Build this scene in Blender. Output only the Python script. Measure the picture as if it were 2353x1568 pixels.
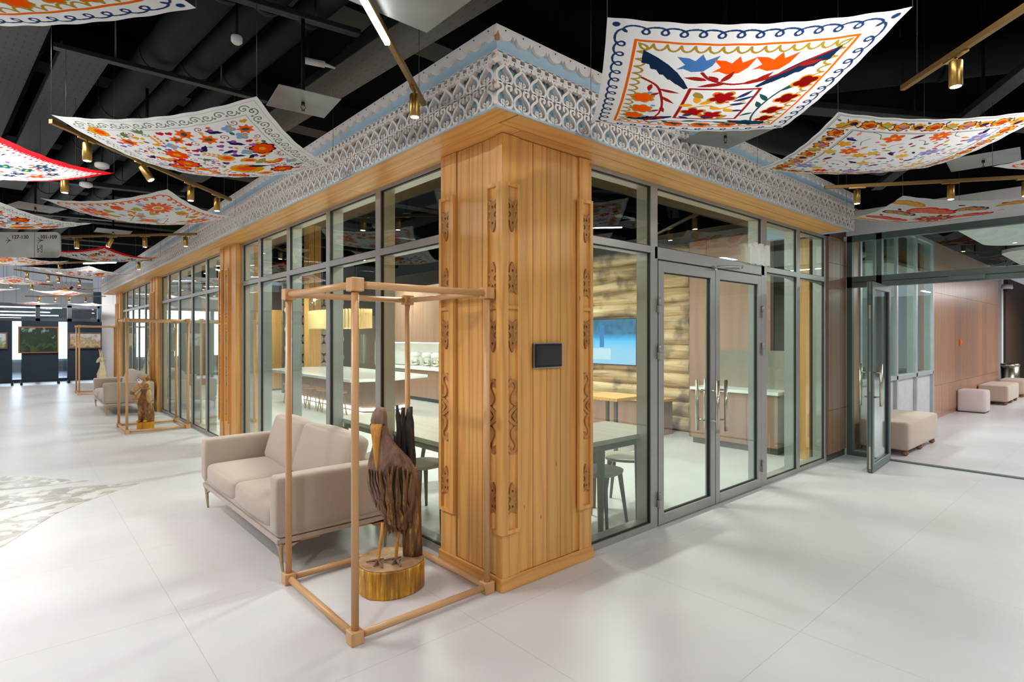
import bpy, bmesh, math, random
import numpy as np
from mathutils import Vector, Matrix, noise
random.seed(7)
for o in list(bpy.data.objects): bpy.data.objects.remove(o)
C = bpy.context.scene.collection
SC = bpy.context.scene
R = math.radians
# ---------------------------------------------------------------- camera
# X runs along the door side of the pavilion, Y along its long glazed side,
# the outer corner of the corner column's plinth is the origin.
cam = bpy.data.cameras.new('camera'); camo = bpy.data.objects.new('camera', cam); C.objects.link(camo)
camo.location = (-2.198, -2.582, 1.55); camo.rotation_euler = (R(90), 0, R(-41.4))
cam.sensor_width = 36; cam.lens = 1297 / 2353 * 36; cam.shift_y = -11 / 2353
cam.clip_start = .05; cam.clip_end = 200
SC.camera = camo
# ---------------------------------------------------------------- world, exposure
w = bpy.data.worlds.new('world'); SC.world = w; w.use_nodes = True
w.node_tree.nodes['Background'].inputs[0].default_value = (.80, .88, 1, 1)
w.node_tree.nodes['Background'].inputs[1].default_value = .22
SC.view_settings.view_transform = 'Standard'; SC.view_settings.look = 'None'
SC.view_settings.gamma = 1; SC.view_settings.use_curve_mapping = False
SC.view_settings.exposure = 0.6
# ---------------------------------------------------------------- lights of the place and added fill lights
def area(name, loc, sx, sy, power, rot=(0, 0, 0), col=(1, .995, .985), spread=180):
    l = bpy.data.lights.new(name, 'AREA'); l.shape = 'RECTANGLE'; l.size = sx; l.size_y = sy
    l.energy = power; l.color = col; l.spread = R(spread)
    o = bpy.data.objects.new(name, l); C.objects.link(o); o.location = loc; o.rotation_euler = rot
    return o
# unseen fill lights added over the hall (no fixtures; position, half length direction, power)
HALL_FILLS = [((-4.2, -2.6), 45, 60, 3.3), ((-2.75, 2.0), 90, 64, 3.45), ((-3.8, 4.2), 45, 90, 3.3), ((-3.6, 9.5), 45, 48, 3.3),
        ((-3.4, 14.5), 45, 48, 3.3), ((-3.2, 19.0), 45, 34, 3.3), ((-1.9, 12.3), 45, 30, 3.3), ((-1.9, 17.4), 45, 30, 3.3), ((-1.0, 20.4), 0, 12, 3.0),
        ((.2, -4.0), 45, 36, 3.3), ((.35, -1.75), 45, 12, 3.5), ((2.0, -2.6), 45, 22, 3.45), ((4.6, -3.4), 45, 30, 3.3),
        ((7.2, -2.4), 0, 40, 2.98), ((10.55, -2.4), 90, 60, 2.98), ((15.5, -2.4), 0, 85, 2.98), ((20, -2.0), 0, 75, 2.98)]
for (x, y), a, p, z in HALL_FILLS:
    area('hall_fill_light', (x, y, z), 1.5, .08, p, (0, 0, R(a)))
area('far_wall_fill', (-.2, 19.7, 3.0), 1.2, .1, 28, (R(50), 0, 0))  # added light without a fixture, brightens the white far wall
area('shop_fill', (8.6, 1.7, 3.1), 1.6, .6, 110)  # added fill to brighten the wall behind the corridor windows
# lamps inside the pavilion
for x, y, p in [(1.6, 1.9, 70), (3.8, 1.8, 60), (2.3, 5.0, 80), (4.3, 5.2, 60), (2.2, 8.6, 80), (4.2, 9.4, 70), (2.4, 13, 80), (2.4, 16.2, 60)]:
    area('room_lamp_light', (x, y, 3.05), .9, .12, p, (0, 0, 0), (1, .95, .88))
# daylight through the windows of the far end of the hall
area('daylight_far', (-2.5, 25.5, 2.0), 6, 2.6, 120, (R(-90), 0, 0), (.72, .86, 1))
# beams of the brass spots nearest to the view
def beam(x, y, e=16, ang=70):
    l = bpy.data.lights.new('spot_beam', 'SPOT'); l.energy = e; l.spot_size = R(ang); l.spot_blend = .6; l.shadow_soft_size = .022; l.color = (1, .95, .86)
    o = bpy.data.objects.new('spot_beam', l); C.objects.link(o); o.location = (x, y, 2.79); return o
for x, y in ((-.50, .17), (-1.80, 2.43), (-1.01, 3.27), (-.70, 3.58), (1.32, -1.94), (3.75, -.75), (4.19, -1.37), (4.53, -1.84), (-1.53, 7.48), (-.81, 6.74), (-.40, 6.30)):
    beam(x, y)
# unseen spots added behind the viewpoint to brighten the column and the door side
for p, q, e in (((.3, -4.2, 2.8), (.45, 0, 1.6), 36), ((2.6, -3.9, 2.8), (2.4, 0, 2.5), 26), ((-2.9, -1.15, 2.8), (0, .30, 1.7), 34)):
    o = beam(p[0], p[1], e, 62 if p[0] > -2 else 36); o.location = p; o.rotation_euler = (Vector(q) - Vector(p)).to_track_quat('-Z', 'Y').to_euler()
# ---------------------------------------------------------------- mesh helpers
def lin(h):
    h = h.lstrip('#'); v = [int(h[i:i + 2], 16) / 255 for i in (0, 2, 4)]
    return tuple([c / 12.92 if c <= .04045 else ((c + .055) / 1.055) ** 2.4 for c in v]) + (1,)
class MB:
    def __init__(s): s.v = []; s.f = []; s.sm = []
    def add(s, vs, fs, smooth=False, M=None):
        n = len(s.v)
        if M is not None: vs = [M @ Vector(p) for p in vs]
        s.v += [tuple(p) for p in vs]; s.f += [tuple(i + n for i in f) for f in fs]; s.sm += [smooth] * len(fs)
        return s
    def box(s, x0, x1, y0, y1, z0, z1, M=None):
        v = [(x, y, z) for z in (z0, z1) for x, y in ((x0, y0), (x1, y0), (x1, y1), (x0, y1))]
        return s.add(v, [(0, 3, 2, 1), (4, 5, 6, 7), (0, 1, 5, 4), (1, 2, 6, 5), (2, 3, 7, 6), (3, 0, 4, 7)], False, M)
    def prism(s, pts, z0, z1, M=None, caps=True):
        # outline in local xy, extruded along local z
        n = len(pts); a = sum(pts[i][0] * pts[(i + 1) % n][1] - pts[(i + 1) % n][0] * pts[i][1] for i in range(n))
        if a < 0: pts = pts[::-1]
        v = [(p[0], p[1], z0) for p in pts] + [(p[0], p[1], z1) for p in pts]
        f = [(i, (i + 1) % n, n + (i + 1) % n, n + i) for i in range(n)]
        if caps: f += [tuple(range(n - 1, -1, -1)), tuple(range(n, 2 * n))]
        return s.add(v, f, False, M)
    def rings(s, rs, closed_u=True, cap=True, smooth=True, M=None):
        m = len(rs[0]); v = [p for r in rs for p in r]; f = []
        for i in range(len(rs) - 1):
            for j in range(m if closed_u else m - 1):
                k = (j + 1) % m
                f.append((i * m + j, i * m + k, (i + 1) * m + k, (i + 1) * m + j))
        n = len(f)
        s.add(v, f, smooth, M)
        if cap:
            base = len(s.v) - len(v)
            s.f += [tuple(base + j for j in range(m - 1, -1, -1)), tuple(base + (len(rs) - 1) * m + j for j in range(m))]
            s.sm += [False, False]
        return s
    def cyl(s, a, b, r, r2=None, n=12, smooth=True, cap=True):
        a = Vector(a); b = Vector(b); r2 = r if r2 is None else r2
        d = (b - a).normalized(); u = d.orthogonal().normalized(); w_ = d.cross(u)
        R_ = [[a + (u * math.cos(t) + w_ * math.sin(t)) * r for t in [2 * math.pi * k / n for k in range(n)]],
              [b + (u * math.cos(t) + w_ * math.sin(t)) * r2 for t in [2 * math.pi * k / n for k in range(n)]]]
        return s.rings(R_, smooth=smooth, cap=cap)
    def tube(s, pts, r, n=8):
        P = [Vector(p) for p in pts]; rs = []
        up = Vector((0, 0, 1))
        for i, p in enumerate(P):
            d = (P[min(i + 1, len(P) - 1)] - P[max(i - 1, 0)]).normalized()
            u = d.cross(up)
            if u.length < .05: u = d.cross(Vector((1, 0, 0)))
            u.normalize(); w_ = d.cross(u)
            rr = r[i] if isinstance(r, (list, tuple)) else r
            rs.append([p + (u * math.cos(t) + w_ * math.sin(t)) * rr for t in [2 * math.pi * k / n for k in range(n)]])
        return s.rings(rs)
    def lathe(s, prof, n=24, M=None, cap=True):
        rs = [[(r * math.cos(2 * math.pi * k / n), r * math.sin(2 * math.pi * k / n), z) for k in range(n)] for r, z in prof]
        return s.rings(rs, cap=cap, M=M)
    def sphere(s, c, rx, ry=None, rz=None, n=14, m=9, M=None):
        ry = ry or rx; rz = rz or rx
        rs = []
        for i in range(m + 1):
            a = -math.pi / 2 + math.pi * (i + .02 if i == 0 else (i - .02 if i == m else i)) / m
            rs.append([(c[0] + rx * math.cos(a) * math.cos(2 * math.pi * k / n), c[1] + ry * math.cos(a) * math.sin(2 * math.pi * k / n), c[2] + rz * math.sin(a)) for k in range(n)])
        return s.rings(rs, M=M)
    def obj(s, name, mat, parent=None, bevel=0, seg=2, weld=False):
        me = bpy.data.meshes.new(name); me.from_pydata(s.v, [], s.f); me.update()
        me.polygons.foreach_set('use_smooth', s.sm[:len(me.polygons)] if len(s.sm) >= len(me.polygons) else [False] * len(me.polygons))
        o = bpy.data.objects.new(name, me); C.objects.link(o)
        if mat is not None: me.materials.append(mat)
        if parent is not None: o.parent = parent
        if bevel:
            b = o.modifiers.new('bevel', 'BEVEL'); b.width = bevel; b.segments = seg; b.limit_method = 'ANGLE'; b.angle_limit = R(40)
            if seg > 1:
                for p in me.polygons: p.use_smooth = True
                try: me.set_sharp_from_angle(angle=R(50))
                except Exception: pass
        return o
def tag(o, label=None, cat=None, group=None, kind=None):
    if label: o['label'] = label
    if cat: o['category'] = cat
    if group: o['group'] = group
    if kind: o['kind'] = kind
    return o
def thing(name, label, cat, loc=(0, 0, 0), rz=0, group=None):
    o = bpy.data.objects.new(name, None); C.objects.link(o); o.empty_display_size = .1
    o.location = loc; o.rotation_euler = (0, 0, rz)
    if name in ('cornice', 'wooden_column'): o['kind'] = 'thing'
    return tag(o, label, cat, group)
def struct(name):
    o = bpy.data.objects.new(name, None); C.objects.link(o); o.empty_display_size = .1; o['kind'] = 'structure'; return o
OBST = []      # runs under the slab that a wire from below would meet: (a, b, half width, underside, is_round)
def top_of_wire(x, y, z0):
    t = 4.598
    for Y in (1.7, 4.5, 7.4, 10.4, 13.6, 16.8):
        if Y - .01 < y < Y + .31: t = 4.198
    for a, b, w, z, rnd in OBST:
        ax, ay = a; bx, by = b; dx, dy = bx - ax, by - ay; q = ((x - ax) * dx + (y - ay) * dy) / (dx * dx + dy * dy)
        if -.02 < q < 1.02:
            d = abs((x - ax) * dy - (y - ay) * dx) / math.hypot(dx, dy)
            if d < w + .004:
                zz = z - (math.sqrt(max(0, w * w - d * d)) if rnd else 0)
                if zz > z0: t = min(t, zz - .005)
    return t
def S(o): o['kind'] = 'structure'; return o
KIDS = {}
def copy_tree(o, parent=None):
    c = o.copy(); C.objects.link(c); c.parent = parent
    for k in list(o.children): copy_tree(k, c)
    return c
def clone(src, loc, rz=None, label=None, group=None, cat=None):
    c = copy_tree(src); c.location = loc
    if rz is not None: c.rotation_euler = (0, 0, rz)
    return tag(c, label, cat, group)
def ribbon(mb, pts, w, d0, d1, fn, closed=False):
    """flat cut-out strip in a plane: pts are 2D, w width (or list), extruded from depth d0 to d1; fn maps (u,v,d) to 3D"""
    n = len(pts); L = []; Rr = []
    for i in range(n):
        if closed: a = pts[(i - 1) % n]; b = pts[(i + 1) % n]
        else: a = pts[max(i - 1, 0)]; b = pts[min(i + 1, n - 1)]
        dx = b[0] - a[0]; dy = b[1] - a[1]; l = math.hypot(dx, dy) or 1
        ww = (w[i] if isinstance(w, (list, tuple)) else w) / 2
        L.append((pts[i][0] - dy / l * ww, pts[i][1] + dx / l * ww)); Rr.append((pts[i][0] + dy / l * ww, pts[i][1] - dx / l * ww))
    v = []
    for i in range(n):
        for q in (L[i], Rr[i]):
            for d in (d0, d1): v.append(fn(q[0], q[1], d))
    f = []
    for i in range(n if closed else n - 1):
        a = i * 4; b = ((i + 1) % n) * 4
        f += [(a + 1, a + 3, b + 3, b + 1), (a, a + 1, b + 1, b), (a + 2, b + 2, b + 3, a + 3), (a, b, b + 2, a + 2)]
    if not closed:
        f += [(0, 2, 3, 1)]; e = (n - 1) * 4; f += [(e, e + 1, e + 3, e + 2)]
    mb.add(v, f)
def spline(pts, n=6, closed=False):
    out = []; m = len(pts)
    for i in range(m if closed else m - 1):
        p = [pts[(i + k) % m] if closed else pts[min(max(i + k, 0), m - 1)] for k in (-1, 0, 1, 2)]
        for j in range(n):
            t = j / n
            out.append(tuple(.5 * ((2 * p[1][c]) + (-p[0][c] + p[2][c]) * t + (2 * p[0][c] - 5 * p[1][c] + 4 * p[2][c] - p[3][c]) * t * t + (-p[0][c] + 3 * p[1][c] - 3 * p[2][c] + p[3][c]) * t ** 3) for c in range(len(p[1]))))
    if not closed: out.append(tuple(pts[-1]))
    return out
# ---------------------------------------------------------------- materials
class NT:
    def __init__(s, name):
        s.m = bpy.data.materials.new(name); s.m.use_nodes = True; s.t = s.m.node_tree; s.t.nodes.clear()
        s.out = s.n('ShaderNodeOutputMaterial')
    def n(s, t, **k):
        x = s.t.nodes.new(t)
        for a, b in k.items():
            if a.startswith('i_'):
                key = a[2:]; key = int(key) if key.isdigit() else key.replace('_', ' ')
                x.inputs[key].default_value = b
            else: setattr(x, a, b)
        return x
    def l(s, a, b): s.t.links.new(a, b)
    def math(s, op, a, b=None, c=None, clamp=False):
        x = s.n('ShaderNodeMath', operation=op); x.use_clamp = clamp
        for i, q in enumerate((a, b, c)):
            if q is None: continue
            if hasattr(q, 'is_linked'): s.l(q, x.inputs[i])
            else: x.inputs[i].default_value = q
        return x.outputs[0]
    def mix(s, f, a, b, blend='MIX'):
        x = s.n('ShaderNodeMix', data_type='RGBA', blend_type=blend)
        for i, q in ((0, f), (6, a), (7, b)):
            if hasattr(q, 'is_linked'): s.l(q, x.inputs[i])
            else: x.inputs[i].default_value = q
        return x.outputs[2]
    def ramp(s, f, stops, interp='LINEAR'):
        x = s.n('ShaderNodeValToRGB'); x.color_ramp.interpolation = interp
        e = x.color_ramp.elements
        while len(e) < len(stops): e.new(.5)
        for q, (p, c) in zip(e, stops): q.position = p; q.color = c if len(c) == 4 else (*c, 1)
        s.l(f, x.inputs[0]); return x.outputs[0]
    def coords(s, scale=(1, 1, 1), island=0, kind='Object'):
        tc = s.n('ShaderNodeTexCoord'); v = tc.outputs[kind]
        mp = s.n('ShaderNodeMapping'); mp.inputs['Scale'].default_value = scale
        s.l(v, mp.inputs[0]); v = mp.outputs[0]
        if island:
            g = s.n('ShaderNodeNewGeometry'); k = s.math('MULTIPLY', g.outputs['Random Per Island'], island)
            cx = s.n('ShaderNodeCombineXYZ')
            for i in range(3): s.l(k, cx.inputs[i])
            a = s.n('ShaderNodeVectorMath', operation='ADD'); s.l(v, a.inputs[0]); s.l(cx.outputs[0], a.inputs[1]); v = a.outputs[0]
        return v
    def noise(s, v, scale, detail=3, rough=.5, dist=0):
        x = s.n('ShaderNodeTexNoise'); x.inputs['Scale'].default_value = scale; x.inputs['Detail'].default_value = detail
        x.inputs['Roughness'].default_value = rough; x.inputs['Distortion'].default_value = dist
        if v is not None: s.l(v, x.inputs['Vector'])
        return x.outputs['Fac']
    def bsdf(s, col, rough=.5, metal=0, bump=None, bs=.2, bd=.01, **k):
        b = s.n('ShaderNodeBsdfPrincipled')
        if hasattr(col, 'is_linked'): s.l(col, b.inputs['Base Color'])
        else: b.inputs['Base Color'].default_value = col
        if hasattr(rough, 'is_linked'): s.l(rough, b.inputs['Roughness'])
        else: b.inputs['Roughness'].default_value = rough
        b.inputs['Metallic'].default_value = metal
        for a, q in k.items(): b.inputs[a.replace('_', ' ')].default_value = q
        if bump is not None:
            bp = s.n('ShaderNodeBump'); bp.inputs['Strength'].default_value = bs; bp.inputs['Distance'].default_value = bd
            s.l(bump, bp.inputs['Height']); s.l(bp.outputs[0], b.inputs['Normal'])
        s.l(b.outputs[0], s.out.inputs[0]); return b
def plain(name, col, rough=.5, metal=0, var=.06, scale=6, bump=0, bscale=80, **k):
    t = NT(name); v = t.coords(); c = lin(col) if isinstance(col, str) else col
    n = t.noise(v, scale, 3)
    d = tuple(x * (1 - var) for x in c[:3]) + (1,); e = tuple(min(1, x * (1 + var)) for x in c[:3]) + (1,)
    cc = t.ramp(n, [(.3, d), (.7, e)])
    t.bsdf(cc, rough, metal, t.noise(v, bscale, 2) if bump else None, bump, .004, **k); return t.m
def emit(name, col, s):
    t = NT(name); e = t.n('ShaderNodeEmission'); e.inputs[0].default_value = lin(col); e.inputs[1].default_value = s
    t.l(e.outputs[0], t.out.inputs[0]); return t.m
def wood(name, light, dark, axis='z', rough=.42, scale=1.0, ring=9, knots=True, contrast=.8):
    """flat-sawn softwood: stretched growth rings that differ on every board (mesh island)"""
    t = NT(name)
    sq = {'x': (.10, 1, 1), 'y': (1, .10, 1), 'z': (1, 1, .10)}[axis]
    v = t.coords(tuple(q * scale for q in sq), 37)
    n1 = t.noise(v, 2.2, 2, .5, .4)
    wv = t.n('ShaderNodeTexWave', wave_type='RINGS', rings_direction={'x': 'X', 'y': 'Y', 'z': 'Z'}[axis])
    wv.inputs['Scale'].default_value = ring; wv.inputs['Distortion'].default_value = 7; wv.inputs['Detail'].default_value = 2
    wv.inputs['Detail Scale'].default_value = 1.4
    t.l(v, wv.inputs['Vector'])
    sq2 = {'x': (.02, 1, 1), 'y': (1, .02, 1), 'z': (1, 1, .02)}[axis]
    v2 = t.coords(sq2, 11); fib = t.noise(v2, 190 * scale, 2, .6)
    L = lin(light); D = lin(dark)
    c = t.ramp(wv.outputs['Fac'], [(.0, D), (.35, tuple(D[i] * .35 + L[i] * .65 for i in range(3)) + (1,)), (1, L)])
    c = t.mix(contrast, L, c)
    g = t.n('ShaderNodeNewGeometry')
    tint = t.ramp(g.outputs['Random Per Island'], [(0, (.86, .84, .80, 1)), (.5, (1, 1, 1, 1)), (1, (1.10, 1.07, 1.02, 1))])
    c = t.mix(1, c, tint, 'MULTIPLY')
    c = t.mix(t.math('MULTIPLY', fib, .30), c, tuple(x * .55 for x in D[:3]) + (1,))
    c = t.mix(t.math('MULTIPLY', n1, .25), c, tuple(x * .8 for x in D[:3]) + (1,))
    if knots:
        vo = t.n('ShaderNodeTexVoronoi'); vo.inputs['Scale'].default_value = 4.6
        kv = t.coords({'x': (.55, 1.5, 1.5), 'y': (1.5, .55, 1.5), 'z': (1.5, 1.5, .55)}[axis], 23)
        t.l(kv, vo.inputs['Vector'])
        k = t.ramp(vo.outputs['Distance'], [(0, (1, 1, 1, 1)), (.022, (1, 1, 1, 1)), (.05, (0, 0, 0, 1))])
        c = t.mix(t.math('MULTIPLY', k, .75), c, tuple(x * .28 for x in D[:3]) + (1,))
    t.bsdf(c, rough, 0, wv.outputs['Fac'], .12, .002); return t.m
def glass(name, tint=(.84, .925, .885), refl=1.0, base=.06):
    t = NT(name)
    lw = t.n('ShaderNodeLayerWeight'); lw.inputs[0].default_value = .5
    f = t.math('POWER', lw.outputs['Facing'], 5); f = t.math('MULTIPLY_ADD', f, (1 - base) * refl, base * refl, clamp=True)
    tr = t.n('ShaderNodeBsdfTransparent'); tr.inputs[0].default_value = (*tint, 1)
    gl = t.n('ShaderNodeBsdfGlossy'); gl.inputs['Roughness'].default_value = .01; gl.inputs[0].default_value = (.95, 1, .98, 1)
    mx = t.n('ShaderNodeMixShader'); t.l(f, mx.inputs[0]); t.l(tr.outputs[0], mx.inputs[1]); t.l(gl.outputs[0], mx.inputs[2])
    t.l(mx.outputs[0], t.out.inputs[0]); return t.m
M = {}
M['pine'] = wood('pine_vertical', '#efb768', '#c58440', 'z', ring=6, contrast=.5)
M['pineX'] = wood('pine_along_x', '#efb768', '#c58440', 'x', ring=6, contrast=.5)
M['pineY'] = wood('pine_along_y', '#efb768', '#c58440', 'y', ring=6, contrast=.5)
M['carve'] = wood('shade_toned_pine', '#c98f50', '#9a5d28', 'z', .5, ring=5, knots=False, contrast=.5)  # wood tone darkened to stand in for shade in the carvings
M['beech'] = wood('beech_rod_z', '#d9ad7c', '#bd8350', 'z', .4, ring=4, knots=False, contrast=.5)
M['beechx'] = wood('beech_rod_x', '#d9ad7c', '#bd8350', 'x', .4, ring=4, knots=False, contrast=.5)
M['beechy'] = wood('beech_rod_y', '#d9ad7c', '#bd8350', 'y', .4, ring=4, knots=False, contrast=.5)
M['walnut'] = wood('brown_veneer', '#9a7460', '#7c5847', 'z', .38, ring=2.5, knots=False, contrast=.5)
M['alu'] = plain('grey_aluminium', '#a9a8a5', .38, .55, .03)
M['alud'] = plain('dark_grey_aluminium', '#66716e', .42, .4, .04)
M['steel'] = plain('brushed_steel', '#c9c2b6', .28, 1, .05, 30)
M['black'] = plain('black_gasket', '#10100f', .6)
M['glass'] = glass('pane_glass')
M['glassc'] = glass('clear_glass', (.95, .97, .96))
M['blue'] = plain('blue_paint', '#a2bfd0', .5, 0, .05, 3)
M['white'] = plain('white_carved_paint', '#dedcd8', .5, 0, .04, 9)
M['rim'] = plain('bare_wood_rim', '#eadacb', .6, 0, .08, 14)
M['wall'] = plain('white_wall_paint', '#d9d9d8', .7, 0, .02, 2)
M['brass'] = plain('brushed_brass', '#b8924e', .33, .9, .06, 20)
M['brassd'] = plain('bronze_track', '#8c6d3f', .45, .7, .05, 12)
M['duct'] = plain('charcoal_duct', '#182123', .6, .0, .25, 4, Specular_IOR_Level=.25)
M['ductd'] = plain('black_duct', '#0b1112', .7, 0, .3, 4, Specular_IOR_Level=.2)
M['soot'] = plain('black_ceiling_paint', '#040506', 1, 0, .3, 2, Specular_IOR_Level=.02)
M['wire'] = plain('steel_wire', '#55595a', .4, .8)
M['led'] = emit('led_glow', '#ffffff', 14)
M['spotglow'] = emit('spot_glow', '#fff0d8', 22)
M['plate'] = plain('galvanised_plate', '#868a88', .38, .45, .14, 5)
# ================================================================ setting
def floor_mat():
    t = NT('pale_stone_tile'); v = t.coords()
    n = t.noise(v, .9, 4, .55); n2 = t.noise(v, 7, 5, .6)
    c = t.ramp(n, [(.3, lin('#c8c6c7')), (.7, lin('#d4d4d8'))])
    c = t.mix(t.math('MULTIPLY', n2, .22), c, lin('#b9b4af'))
    # slightly darker joints between the 1.2 m x 1.2 m slabs
    sx = t.n('ShaderNodeSeparateXYZ'); rot = t.n('ShaderNodeMapping'); rot.inputs['Rotation'].default_value = (0, 0, R(0)); rot.inputs['Location'].default_value = (.31, .16, 0)
    t.l(v, rot.inputs[0]); t.l(rot.outputs[0], sx.inputs[0])
    ms = []
    for i in (0, 1):
        fr = t.math('FRACT', t.math('DIVIDE', sx.outputs[i], 1.2)); d = t.math('ABSOLUTE', t.math('SUBTRACT', fr, .5))
        ms.append(t.math('GREATER_THAN', d, .4986))
    j = t.math('MAXIMUM', ms[0], ms[1])
    c = t.mix(t.math('MULTIPLY', j, .45), c, lin('#8d857b'))
    ro = t.math('MULTIPLY_ADD', n2, .12, .26)
    t.bsdf(c, ro, 0, j, .1, .001); return t.m
M['floor'] = floor_mat()
S(MB().box(-14, 30, -14, 30, -.1, 0).obj('floor', M['floor']))
S(MB().box(-14, 30, -14, 30, 4.6, 4.7).obj('ceiling', M['soot']))
# patterned marble inlay in the floor on the left (two long pointed leaves)
def marble():
    t = NT('broken_marble'); v = t.coords((1, 1, 1))
    dn = t.noise(v, 3, 4); 
    vo = t.n('ShaderNodeTexVoronoi', feature='F1'); vo.inputs['Scale'].default_value = 11; vo.inputs['Randomness'].default_value = 1
    mp = t.n('ShaderNodeVectorMath', operation='ADD'); nz = t.n('ShaderNodeTexNoise'); nz.inputs['Scale'].default_value = 5; t.l(v, nz.inputs['Vector'])
    sc = t.n('ShaderNodeVectorMath', operation='SCALE'); sc.inputs['Scale'].default_value = .28; t.l(nz.outputs['Color'], sc.inputs[0])
    t.l(v, mp.inputs[0]); t.l(sc.outputs[0], mp.inputs[1]); t.l(mp.outputs[0], vo.inputs['Vector'])
    c = t.ramp(vo.outputs['Color'], [(0, lin('#8c8a80')), (.3, lin('#c9c8c2')), (.55, lin('#a5a398')), (.8, lin('#dcdad5')), (1, lin('#8e877b'))], 'CONSTANT')
    c = t.mix(t.math('MULTIPLY', t.noise(v, 24, 4), .5), c, lin('#cfcdc6'))
    t.bsdf(c, .25); return t.m
M['marble'] = marble()
def inlay(pts, name='floor_inlay'):
    mb = MB(); mb.prism(pts, .0005, .0025); return S(mb.obj('trim_' + name, M['marble']))
inlay([(-2.32, 2.9), (-1.93, 3.74), (-1.70, 4.02), (-1.20, 4.47), (-1.75, 4.75), (-2.15, 4.85), (-2.6, 4.75), (-2.9, 4.35), (-2.75, 4.15), (-2.05, 4.25), (-1.80, 4.22), (-2.3, 3.8), (-2.9, 3.0), (-3.5, 1.8), (-3.3, 1.2), (-2.9, 1.9)], '1')
inlay([(-1.9, 4.98), (-1.6, 4.95), (-1.9, 5.35), (-2.2, 5.75), (-3.0, 6.1), (-4.2, 6.0), (-4.2, 5.3), (-3.0, 5.25)], '2')
ZS = 2.785      # underside of the cornice
# ---------------------------------------------------------------- glazing of the pavilion
def bay(name, a0, a1, side, zt=2.2475, cuts=()):
    """glazed bay between a0 and a1; side 'x': plane y=.075 running along x, 'y': plane x=.075 running along y"""
    root = struct(name)
    def B(mb, u0, u1, d0, d1, z0, z1):
        if side == 'x': mb.box(u0, u1, d0, d1, z0, z1)
        else: mb.box(d0, d1, u0, u1, z0, z1)
    fr = MB(); D0 = .075; D1 = .215
    xs = [a0] + list(cuts) + [a1]
    B(fr, a0, a1, D0, D1, 0, .05); B(fr, a0, a1, D0, D1, ZS - .03, ZS)
    for c in xs:
        c0 = a0 if c == a0 else (a1 - .055 if c == a1 else c - .04); B(fr, c0, c0 + (.055 if c in (a0, a1) else .08), D0, D1, .05, ZS - .03)
    for i in range(len(xs) - 1):
        B(fr, xs[i] + .03, xs[i + 1] - .03, D0 + .001, D1 - .001, zt - .027, zt + .027)
    fr.obj('frame', M['alu'], root)
    gk = MB(); gl = MB()
    for i in range(len(xs) - 1):
        u0 = xs[i] + (.055 if i == 0 else .04); u1 = xs[i + 1] - (.055 if i == len(xs) - 2 else .04)
        for z0, z1 in ((.05, zt - .027), (zt + .027, ZS - .03)):
            B(gl, u0, u1, D0 + .018, D0 + .026, z0, z1)
            for q in ((u0, u0 + .007, z0, z1), (u1 - .007, u1, z0, z1), (u0, u1, z0, z0 + .007), (u0, u1, z1 - .007, z1)):
                B(gk, q[0], q[1], D0 + .012, D0 + .034, q[2], q[3])
    gk.obj('gasket', M['black'], root); gl.obj('pane', M['glass'], root)
    return root
bay('window_1', .83, 1.685, 'x')
bay('window_2', 3.63, 5.315, 'x', cuts=(4.48,))
bay('window_3', .66, 5.455, 'y', cuts=(1.69, 2.69, 3.75, 4.73))
bay('window_4', 6.235, 10.95, 'y', cuts=(7.30, 8.27, 9.29, 10.23))
bay('window_5', 11.73, 16.45, 'y', cuts=(12.88, 13.80, 14.73, 15.75))
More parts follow.
